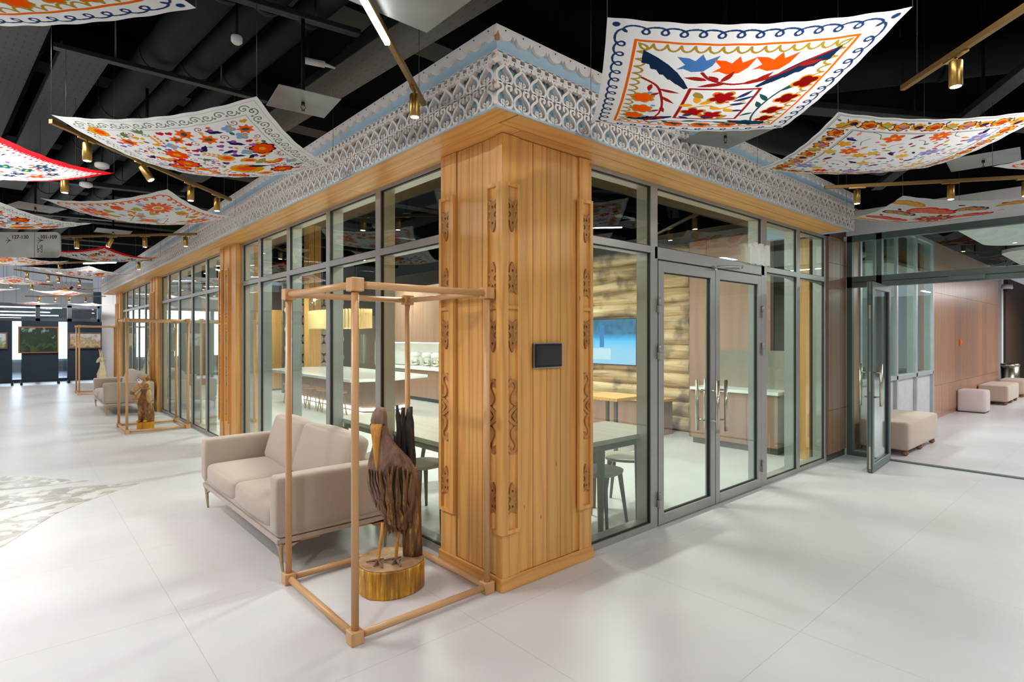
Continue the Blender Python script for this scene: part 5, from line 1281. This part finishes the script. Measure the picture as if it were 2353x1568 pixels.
# ================================================================ hanging sign
def sign():
    t = thing('hanging_sign', 'grey hanging direction sign reading 127-130 and 101-109 with arrows', 'sign', (-1.738, 7.011, 2.597), math.atan2(.531, -.603))
    W = 1.15; Hh = .335; r = .055; pts = []
    for cx_, cz_, a0 in ((W - r, Hh - r, 0), (r, Hh - r, 90), (r, r, 180), (W - r, r, 270)):
        for k in range(7): a = R(a0 + k * 15); pts.append((cx_ + r * math.cos(a), cz_ + r * math.sin(a)))
    # local x runs away from the building; face towards the entrance side is +y
    Mx = Matrix.Rotation(R(90), 4, 'X')
    MB().prism(pts, -.012, .012, M=Mx).obj('panel', plain('sign_grey', '#b5b3ae', .45), t)
    ink = plain('sign_ink', '#1c1e1e', .5)
    def text(s, x, z, size):
        cu = bpy.data.curves.new('lettering', 'FONT'); cu.body = s; cu.size = size; cu.extrude = .0008; cu.align_x = 'LEFT'; cu.offset = size * .016
        tmp = bpy.data.objects.new('tmp', cu); C.objects.link(tmp); dg = bpy.context.evaluated_depsgraph_get(); me = bpy.data.meshes.new_from_object(tmp.evaluated_get(dg)); bpy.data.objects.remove(tmp)
        o = bpy.data.objects.new('lettering', me); C.objects.link(o); me.materials.clear(); me.materials.append(ink); o.parent = t
        o.location = (x, .0135, z); o.rotation_euler = (R(90), 0, R(180)); return o
    text('101-109', .262, .248, .068); text('127-130', .640, .248, .068)
    l = MB(); l.box(.333, .337, .0122, .0138, 0.0, Hh); l.obj('divider', ink, t)
    fn = lambda u, v, d: (u, .0122 + d, v)
    a = MB(); ribbon(a, [(.30, .225), (.225, .225)], .006, 0, .0015, fn); ribbon(a, spline([(.292, .265), (.270, .243), (.245, .230), (.215, .225)], 5), .006, 0, .0015, fn); ribbon(a, spline([(.292, .185), (.270, .207), (.245, .220), (.215, .225)], 5), .006, 0, .0015, fn); a.obj('arrow', ink, t)
    a = MB(); ribbon(a, [(.72, .225), (.66, .225)], .006, 0, .0015, fn); ribbon(a, spline([(.70, .262), (.685, .243), (.668, .230), (.650, .225)], 5), .006, 0, .0015, fn); ribbon(a, spline([(.70, .188), (.685, .207), (.668, .220), (.650, .225)], 5), .006, 0, .0015, fn); a.obj('arrow', ink, t)
    p = MB(); ribbon(p, [(.295, .165), (.235, .165), (.235, .065), (.295, .065)], .005, 0, .0015, fn, True)
    ribbon(p, [(.252 + .012 * math.cos(k), .142 + .014 * math.sin(k)) for k in [q * .628 for q in range(10)]], .005, 0, .0015, fn, True)
    ribbon(p, [(.240, .100), (.262, .120), (.285, .118), (.276, .090), (.292, .062)], .006, 0, .0015, fn); ribbon(p, [(.276, .090), (.255, .082), (.240, .066)], .006, 0, .0015, fn); ribbon(p, [(.262, .120), (.306, .092)], .005, 0, .0015, fn); p.obj('pictogram', ink, t)
    for x in (.15, W - .15): q = t.matrix_basis @ Vector((x, 0, 0)); MB().cyl((x, 0, Hh - .005), (x, 0, top_of_wire(q.x, q.y, 3) - 2.597), .002, n=5).obj('wire', M['wire'], t)
sign()
# ================================================================ inside the pavilion
def seatwood(): return wood('grey_oak', '#b0a090', '#958473', 'y', .4, ring=3, knots=False, contrast=.4)
M['oak'] = seatwood(); M['oakd'] = plain('dark_grey_wood', '#5d544d', .5, 0, .08, 12); M['counter'] = plain('white_quartz', '#e9ebea', .2, 0, .02, 3)
M['veneer'] = wood('cabinet_veneer', '#a5806b', '#8b6653', 'z', .4, ring=2, knots=False, contrast=.4)
def log_mat():
    t = NT('debarked_log'); v = t.coords((5, .5, 5), 9); n = t.noise(v, 2, 5, .6, .5); n2 = t.noise(t.coords((1, 1, 1)), 3, 3)
    c = t.ramp(n, [(.3, lin('#8d6a45')), (.5, lin('#cfae80')), (.72, lin('#ead3ac'))]); c = t.mix(t.ramp(n2, [(.52, (0, 0, 0, 1)), (.66, (.7, .7, .7, 1))]), c, lin('#5f4a36')); t.bsdf(c, .55, 0, n, .3, .01); return t.m
M['log'] = log_mat()
def table(label, x0, x1, y0, y1, ix=.07):
    t = thing('dining_table', label, 'table', ((x0 + x1) / 2, (y0 + y1) / 2, 0)); a = (x1 - x0) / 2; b = (y1 - y0) / 2
    MB().box(-a, a, -b, b, .712, .75).obj('tabletop', M['oak'], t, .004); MB().box(-a + .06, a - .06, -b + .06, b - .06, .65, .711).obj('apron', M['oakd'], t)
    for sx in (-1, 1):
        for sy in (-1, 1): MB().rings([[(sx * (a - ix) + r * math.cos(q), sy * (b - .07) + r * math.sin(q), z) for q in [k * math.pi / 4 + .39 for k in range(8)]] for r, z in ((.022, 0), (.036, .65))], smooth=False).obj('leg', M['oakd'], t)
table('long grey-brown dining table just inside the glass behind the bird', .20, .86, .95, 2.80)
table('grey-brown dining table seen through the first pane left of the doors', .98, 1.99, .20, .83, .26)
def stool_low():
    t = thing('dining_stool', 'low grey stool tucked under the long table near its end by the corner column', 'stool', (0, 0, 0), 0, 'low grey stools at the tables')
    MB().rings([lobed(0, 0, rr, rr * .95, z, 20, -.04, 4, 1.57) for z, rr in ((.425, .19), (.432, .205), (.452, .205), (.455, .195))], smooth=False).obj('seat', M['oak'], t)
    for sx in (-1, 1):
        for sy in (-1, 1): MB().tube([(sx * .13, sy * .125, .428), (sx * .175, sy * .17, 0)], [.022, .012], 8).obj('leg', M['oakd'], t)
    return t
ch = stool_low(); ch.location = (.47, 1.62, 0); ch.rotation_euler = (0, 0, .1)
GC = 'low grey stools at the tables'
for x, y, a, lb in ((.46, 2.18, .2, 'low grey stool under the long table, behind the sofa back'), (1.10, 1.55, 0, 'low grey stool on the inner side of the long table'), (1.10, 2.25, .3, 'low grey stool at the far inner corner of the long table'),
                    (1.42, .44, .2, 'low grey stool under the second table, nearest the column'), (2.02, .62, .5, 'low grey stool at the outer corner of the second table, next to the doors')):
    clone(ch, (x, y, 0), a, lb, GC)
# island with overhanging white top, light strip at the foot and bar stools
def island():
    t = thing('kitchen_island', 'white-topped island with a glowing light strip round its foot', 'island', (3.35, 9.2, 0))
    MB().prism([(-.95, -2.1), (-.3, -2.3), (.85, -1.9), (.95, 2.4), (-.2, 2.7), (-.95, 2.3)], .70, .76).obj('worktop', M['counter'], t, .01)
    MB().prism([(-.30, -1.3), (.1, -1.5), (.75, -1.3), (.8, 2.2), (0, 2.3), (-.3, 2.0)], .10, .70).obj('body', M['veneer'], t)
    MB().prism([(-.33, -1.33), (.1, -1.54), (.78, -1.33), (.83, 2.23), (0, 2.34), (-.33, 2.03)], .045, .10).obj('light_strip', emit('strip_light', '#fff3df', 5), t)
    MB().prism([(-.25, -1.25), (.1, -1.45), (.7, -1.25), (.75, 2.15), (0, 2.25), (-.25, 1.95)], 0, .045).obj('plinth', M['black'], t)
island()
def stool():
    t = thing('bar_stool', 'slim wooden stool at the island', 'stool', (0, 0, 0), 0, 'wooden stools along the island')
    MB().cyl((0, 0, .43), (0, 0, .46), .17, n=20).obj('seat', M['pineX'], t)
    for a in (.8, 2.4, 3.9, 5.5): MB().tube([(.10 * math.cos(a), .10 * math.sin(a), .43), (.17 * math.cos(a), .17 * math.sin(a), 0)], .012, 6).obj('leg', M['beech'], t)
    return t
st0 = stool(); st0.location = (2.60, 8.05, 0); st0['label'] = 'wooden stool at the near end of the island'
for k, y in enumerate((8.7, 9.35, 10.0, 10.65)): clone(st0, (2.62, y, 0), None, ['second wooden stool along the island from its near end', 'third wooden stool along the island from its near end', 'fourth wooden stool along the island from its near end', 'furthest wooden stool along the island'][k])
# pleated veneer lamp and glass globe pendant
def pleated():
    t = thing('pleated_lamp', 'long oval lampshade of pleated pale wood slats over the island', 'pendant lamp', (2.72, 8.3, 1.70))
    n = 120; rs = []
    for z in (0, .36):
        ring = []
        for k in range(n):
            a = 2 * math.pi * k / n; q = 1 + (.035 if k % 2 else -.035); ring.append((.42 * q * math.cos(a), 1.15 * (1 + (q - 1) * .4) * math.sin(a), z + (.012 if k % 2 else 0)))
        rs.append(ring)
    tt = NT('lit_veneer'); d = tt.n('ShaderNodeBsdfDiffuse'); d.inputs[0].default_value = lin('#e8cf9c'); tr = tt.n('ShaderNodeBsdfTranslucent'); tr.inputs[0].default_value = lin('#f3dcab'); mx = tt.n('ShaderNodeMixShader'); mx.inputs[0].default_value = .5
    tt.l(d.outputs[0], mx.inputs[1]); tt.l(tr.outputs[0], mx.inputs[2]); tt.l(mx.outputs[0], tt.out.inputs[0])
    MB().rings(rs, cap=False, smooth=False).obj('shade', tt.m, t)
    MB().rings([[(.38 * math.cos(2 * math.pi * k / 40), 1.08 * math.sin(2 * math.pi * k / 40), z) for k in range(40)] for z in (.34, .35)]).obj('shade_ring', M['brass'], t)
    for y in (-.8, .8): MB().cyl((0, y, .35), (0, y, 2.9), .003, n=6).obj('wire', M['wire'], t)
    l = bpy.data.lights.new('pleated_lamp_light', 'POINT'); l.energy = 14; l.shadow_soft_size = .2; l.color = (1, .85, .6); o = bpy.data.objects.new('pleated_lamp_light', l); C.objects.link(o); o.location = (2.72, 8.3, 1.86)
pleated()
t = thing('globe_pendant', 'clear glass globe pendant with a brass stem, left of the pleated lamp', 'pendant lamp', (1.39, 6.25, 2.11))
MB().sphere((0, 0, 0), .085, n=24, m=16).obj('globe', M['glassc'], t); MB().cyl((0, 0, -.14), (0, 0, -.01), .016, n=12).obj('stem', M['brass'], t); MB().sphere((0, 0, .02), .022).obj('bulb', emit('warm_bulb', '#ffdca0', 12), t); MB().cyl((0, 0, .085), (0, 0, 2.49), .003, n=6).obj('cord', M['black'], t)
# kitchen wall: tall cabinets, counter niche with mixers, undercounter fridge
def kitchen():
    t = thing('kitchen_cabinets', 'brown veneered upper cabinets above the lit counter niche', 'cabinet', (0, 0, 0))
    for k in range(11):
        y = 6.2 + k * .45; MB().box(5.1, 5.6, y, y + .445, 1.40, 2.75).obj('door', M['veneer'], t)
    MB().box(5.55, 5.6, 6.2, 11.15, .80, 1.40).obj('niche_back', M['counter'], t); MB().box(5.14, 5.18, 6.3, 11.1, 1.385, 1.40).obj('niche_light', emit('niche_strip', '#fff6e6', 12), t)
    t = thing('kitchen_counter', 'brown base units with a white worktop on the far kitchen wall', 'counter', (0, 0, 0))
    for k in range(8): y = 6.2 + k * .42; MB().box(5.1, 5.6, y, y + .415, .09, .74).obj('door', M['veneer'], t)
    MB().box(5.06, 5.549, 6.2, 11.15, .745, .79).obj('worktop', M['counter'], t); MB().box(5.15, 5.6, 6.2, 11.1, 0, .09).obj('kickboard', M['black'], t)
    t = thing('undercounter_fridge', 'steel undercounter fridge with a louvred front', 'fridge', (5.1, 9.95, .09))
    MB().box(0, .5, -.36, .36, 0, .65).obj('body', M['steel'], t); m = MB()
    for k in range(11): m.box(-.02, -.002, -.33, .33, .18 + k * .034, .18 + k * .034 + .018)
    m.obj('louvres', plain('dark_louvre', '#6a6c6a', .4, .5), t); MB().box(-.012, -.001, -.34, .34, .585, .64).obj('control_panel', plain('grey_panel', '#8f918f', .4), t); MB().box(-.015, -.001, -.34, .34, .01, .15).obj('drawer_front', M['alu'], t)
    def mixer():
        t = thing('stand_mixer', 'white stand mixer on the lit counter, nearest the column edge', 'mixer', (5.3, 8.62, .79), 0, 'white stand mixers on the counter')
        w = M['counter']; MB().box(-.10, .17, -.10, .10, 0, .03).obj('foot', w, t, .01); MB().box(.07, .16, -.05, .05, .03, .26).obj('column', w, t, .02); MB().tube([(.16, 0, .30), (0, 0, .31), (-.13, 0, .30)], [.055, .065, .05], 12).obj('head', w, t)
        MB().lathe([(.05, .035), (.09, .08), (.105, .17), (.10, .17)], 20).obj('bowl', M['steel'], t); return t
    m0 = mixer(); clone(m0, (5.3, 9.02, .79), None, 'middle white stand mixer on the lit counter'); clone(m0, (5.3, 9.55, .79), None, 'white stand mixer standing over the louvred fridge')
kitchen()
# log wall with television, benches
def logs():
    root = struct('wall_log'); 
    for k in range(13):
        z = .12 + k * .235; m = MB(); rs = []
        for i in range(15):
            y = 2.33 + i * (3.4 / 14); r = .128 + .008 * math.sin(i * 1.3 + k * 2) ; rs.append([(6.03 + r * math.cos(a), y, z + .006 * math.sin(i + k) + r * math.sin(a)) for a in [2 * math.pi * q / 20 for q in range(20)]])
        m.rings(rs); m.obj('log', M['log'], root)
    t = thing('television', 'wall television showing a blue hall with a white fence, on the log wall', 'television', (5.86, 3.92, 1.45)); t.rotation_euler = (0, 0, 0)
    MB().box(0, .04, -.62, .62, -.42, .42).obj('casing', M['black'], t)
    s = NT('tv_picture'); v = s.coords(); sx = s.n('ShaderNodeSeparateXYZ'); s.l(v, sx.inputs[0])
    base = s.ramp(s.math('MULTIPLY_ADD', sx.outputs[2], 1.2, .5), [(0, lin('#a9c4de')), (.35, lin('#9cc4e6')), (.52, lin('#58b8ee')), (.60, lin('#2f86c4')), (.68, lin('#1b3c66')), (1, lin('#10233f'))])
    n = s.noise(v, 9, 4); c = s.mix(s.math('MULTIPLY', n, .5), base, lin('#6fc4f4')); e = s.n('ShaderNodeEmission'); e.inputs[1].default_value = 1.0; s.l(c, e.inputs[0]); s.l(e.outputs[0], s.out.inputs[0])
    sc = MB().box(-.003, -.0005, -.60, .60, -.40, .40).obj('screen', s.m, t)
    f = MB()
    for k in range(22): f.box(-.006, -.0032, -.05 + k * .022, -.05 + k * .022 + .012, -.32, -.12)
    f.obj('fence_picture', emit('tv_white', '#dfe9f2', .9), sc); f = MB(); f.box(-.006, -.0032, .10, .20, -.10, .30); f.obj('pillar_picture', emit('tv_blue', '#3d8cc8', .8), sc)
logs()
S(MB().box(6.2, 6.3, .9, 18, 0, 3.3).obj('wall_pavilion_back', plain('pavilion_wall', '#7b6a5c', .7)))
S(MB().box(.4, 6.2, 17.4, 17.5, 0, 3.3).obj('wall_pavilion_far', M['veneer']))
S(MB().box(5.63, 5.9, 1.87, 2.15, 0, 3.0).obj('wall_brown_pier', M['veneer']))
S(MB().box(5.62, 5.72, .9, 1.86, 1.35, 3.0).obj('wall_upper_panel', M['veneer']))
t = thing('sink_counter', 'brown counter with a white worktop seen through the double doors', 'counter', (0, 0, 0))
for k in range(3): MB().box(5.20, 5.62, .62 + k * .415, .62 + k * .415 + .41, .09, .775).obj('door', M['veneer'], t)
MB().box(5.17, 5.62, .60, 1.865, .78, .82).obj('worktop', M['counter'], t); MB().box(5.25, 5.62, .64, 1.86, 0, .09).obj('kickboard', M['oakd'], t); MB().box(5.60, 5.62, .6, 1.86, .821, 1.35).obj('backsplash', M['steel'], t)
t = thing('faucet', 'curved steel faucet on the white worktop behind the doors', 'faucet', (5.48, 1.05, .821)); MB().tube([(0, 0, 0), (0, 0, .22), (-.02, .0, .27), (-.08, 0, .285), (-.13, 0, .26)], .012, 10).obj('spout', M['steel'], t); MB().cyl((0, .05, 0), (0, .05, .07), .014, n=10).obj('handle', M['steel'], t)
t = thing('log_bench', 'long brown wooden bench table in front of the log wall', 'bench', (5.35, 3.75, 0))
MB().box(-.2, .3, -1.35, 1.5, .53, .57).obj('top', M['pineY'], t); MB().box(-.15, .28, -1.30, 1.45, .0, .52).obj('body', M['veneer'], t)
t = thing('side_table', 'small square-legged wooden table before the log bench, left pane', 'table', (4.0, 2.35, 0))
MB().box(-.35, .30, -.35, .35, .70, .74).obj('tabletop', M['pineX'], t)
for sx in (-.28, .24):
    for sy in (-.28, .28): MB().box(sx - .02, sx + .02, sy - .02, sy + .02, 0, .70).obj('leg', M['oakd'], t)
t = thing('inner_post', 'pine board post inside behind the last pane, on the flank of the brown pier', 'post', (5.285, .40, 0)); MB().box(-.03, .03, -.15, .16, 0, 2.78).obj('post', M['pine'], t, .004)
# wooden cabinet, log ends and steel fridge towards the far end
t = thing('plank_cabinet', 'tall brown plank cabinet deep inside, left of the pleated lamp', 'cabinet', (2.5, 14.0, 0))
for k in range(4): MB().box(k * .3, k * .3 + .296, 0, .5, .05, 2.3).obj('door', M['pine'], t)
MB().box(0, 1.2, .02, .5, 0, .05).obj('plinth', M['oakd'], t)
t = thing('inner_pillar', 'yellow wooden pillar deep inside, below the pleated lamp', 'pillar', (3.98, 12.75, 0)); MB().box(-.17, .17, -.17, .17, 0, 4.6).obj('post', M['pine'], t)
S(MB().box(3.3, 5.0, 13.1, 13.2, 0, 3.0).obj('wall_log_ends_back', M['oakd']))
t = thing('log_pile', 'wall of stacked round log ends deep inside the pavilion', 'log pile', (3.3, 13.06, 0))
M['logend'] = plain('log_end', '#b8a58c', .7, 0, .2, 8)
for j in range(10):
    for k in range(5): MB().cyl((.17 + k * .31 + (.15 if j % 2 else 0), -.10, .14 + j * .265), (.17 + k * .31 + (.15 if j % 2 else 0), .035, .14 + j * .265), .14, n=16).obj('log_end', M['logend'], t)
t = thing('steel_fridge', 'tall grey steel double-door fridge deep inside beyond the kitchen cabinets', 'fridge', (5.1, 11.3, 0))
for k in range(2):
    d = MB().box(0, .6, k * .7, k * .7 + .695, 0, 2.1).obj('door', M['steel'], t); MB().box(-.04, 0, k * .7 + (.60 if k == 0 else .05), k * .7 + (.63 if k == 0 else .08), .8, 1.6).obj('handle', M['alu'], d)
# ================================================================ picture screens at the far end
def picture(name, label, par_x0, par_x1, z0, z1, y, kind, framecol):
    t = thing('framed_picture', label, 'picture', ((par_x0 + par_x1) / 2, y, (z0 + z1) / 2)); a = (par_x1 - par_x0) / 2; b = (z1 - z0) / 2
    s = NT('painting_' + kind); v = s.coords(); sx = s.n('ShaderNodeSeparateXYZ'); s.l(v, sx.inputs[0]); n = s.noise(v, 4.5, 4, .6); n2 = s.noise(v, 16, 3)
    f = s.math('ADD', s.math('MULTIPLY_ADD', sx.outputs[2], 1.0, .5), s.math('MULTIPLY', s.math('SUBTRACT', n, .5), 1.4))
    if kind == 'green': c = s.ramp(f, [(.15, lin('#14251a')), (.34, lin('#35562c')), (.44, lin('#1a3220')), (.78, lin('#142a1f')), (.95, lin('#8ea8a2'))]); c = s.mix(s.math('MULTIPLY', n2, .3), c, lin('#12261a'))
    elif kind == 'river': c = s.ramp(f, [(.15, lin('#6a5a3c')), (.38, lin('#b3a27a')), (.52, lin('#8f7c58')), (.62, lin('#a8a4a0')), (.9, lin('#b9bcc2'))])
    else: c = s.ramp(f, [(.2, lin('#5a6a42')), (.45, lin('#8a9468')), (.55, lin('#b6bcc0')), (.9, lin('#c4ccd6'))])
    s.bsdf(c, .4)
    MB().box(-a + .035, a - .035, -.004, .004, -b + .035, b - .035).obj('canvas', s.m, t)
    fr = MB()
    fr.box(-a, a, -.02, .02, b - .035, b); fr.box(-a, a, -.02, .02, -b, -b + .035); fr.box(-a, -a + .035, -.02, .02, -b + .035, b - .035); fr.box(a - .035, a, -.02, .02, -b + .035, b - .035)
    fr.obj('frame', plain(name, framecol, .4), t)
M['screen'] = plain('dark_blue_felt', '#1f2c38', .9, 0, .08, 4)
def pscreen(label, x0, x1):
    t = thing('display_screen', label, 'display screen', ((x0 + x1) / 2, 21.2, 0)); a = (x1 - x0) / 2
    MB().box(-a, a, -.02, .02, .13, 2.04).obj('panel', M['screen'], t); MB().box(-a - .02, a + .02, -.03, .03, .09, .13).obj('foot_rail', M['black'], t)
    for s in (-1, 1): MB().box(s * a - .03, s * a + .03, -.22, .22, 0, .09).obj('foot', M['black'], t)
pscreen('dark display screen at the left edge', -3.25, -2.25); pscreen('dark display screen carrying the green forest painting', -2.03, -1.11); pscreen('dark display screen next to the white wall', -.85, .045)
picture('frame_a', 'framed green painting of trees with pale horses', -2.11, -1.11, 1.01, 1.86, 21.15, 'green', '#8a5a38'); picture('frame_b', 'framed pale river landscape painting next to the white wall', -.85, .04, 1.135, 1.68, 21.15, 'river', '#5d4636'); picture('frame_c', 'small framed landscape at the left edge', -2.95, -2.36, 1.155, 1.675, 21.15, 'field', '#6a4632')
M['led2'] = emit('far_led', '#e8f2ff', 3.0)
# linear lamps beyond the far glazing
for k, (x0, x1, y, z) in enumerate(((-3.4, -.9, 23.6, 2.55), (-3.6, -1.2, 24.6, 2.42), (-3.4, -1.6, 25.8, 2.32), (-4.2, -2.0, 27, 2.25), (-3.2, -.8, 28, 2.40))):
    t = thing('linear_lamp', ['long glowing linear lamp beyond the far glazing, topmost', 'second glowing linear lamp beyond the far glazing', 'third glowing linear lamp beyond the far glazing', 'fourth glowing linear lamp beyond the far glazing', 'short glowing linear lamp furthest back'][k], 'ceiling lamp', ((x0 + x1) / 2, y, z), 0, 'linear lamps beyond the far glazing')
    MB().box(-(x1 - x0) / 2, (x1 - x0) / 2, -.03, .03, 0, .035).obj('diffuser', M['led2'], t); MB().cyl((0, 0, .05), (0, 0, 2.0), .004, n=5).obj('wire', M['wire'], t)
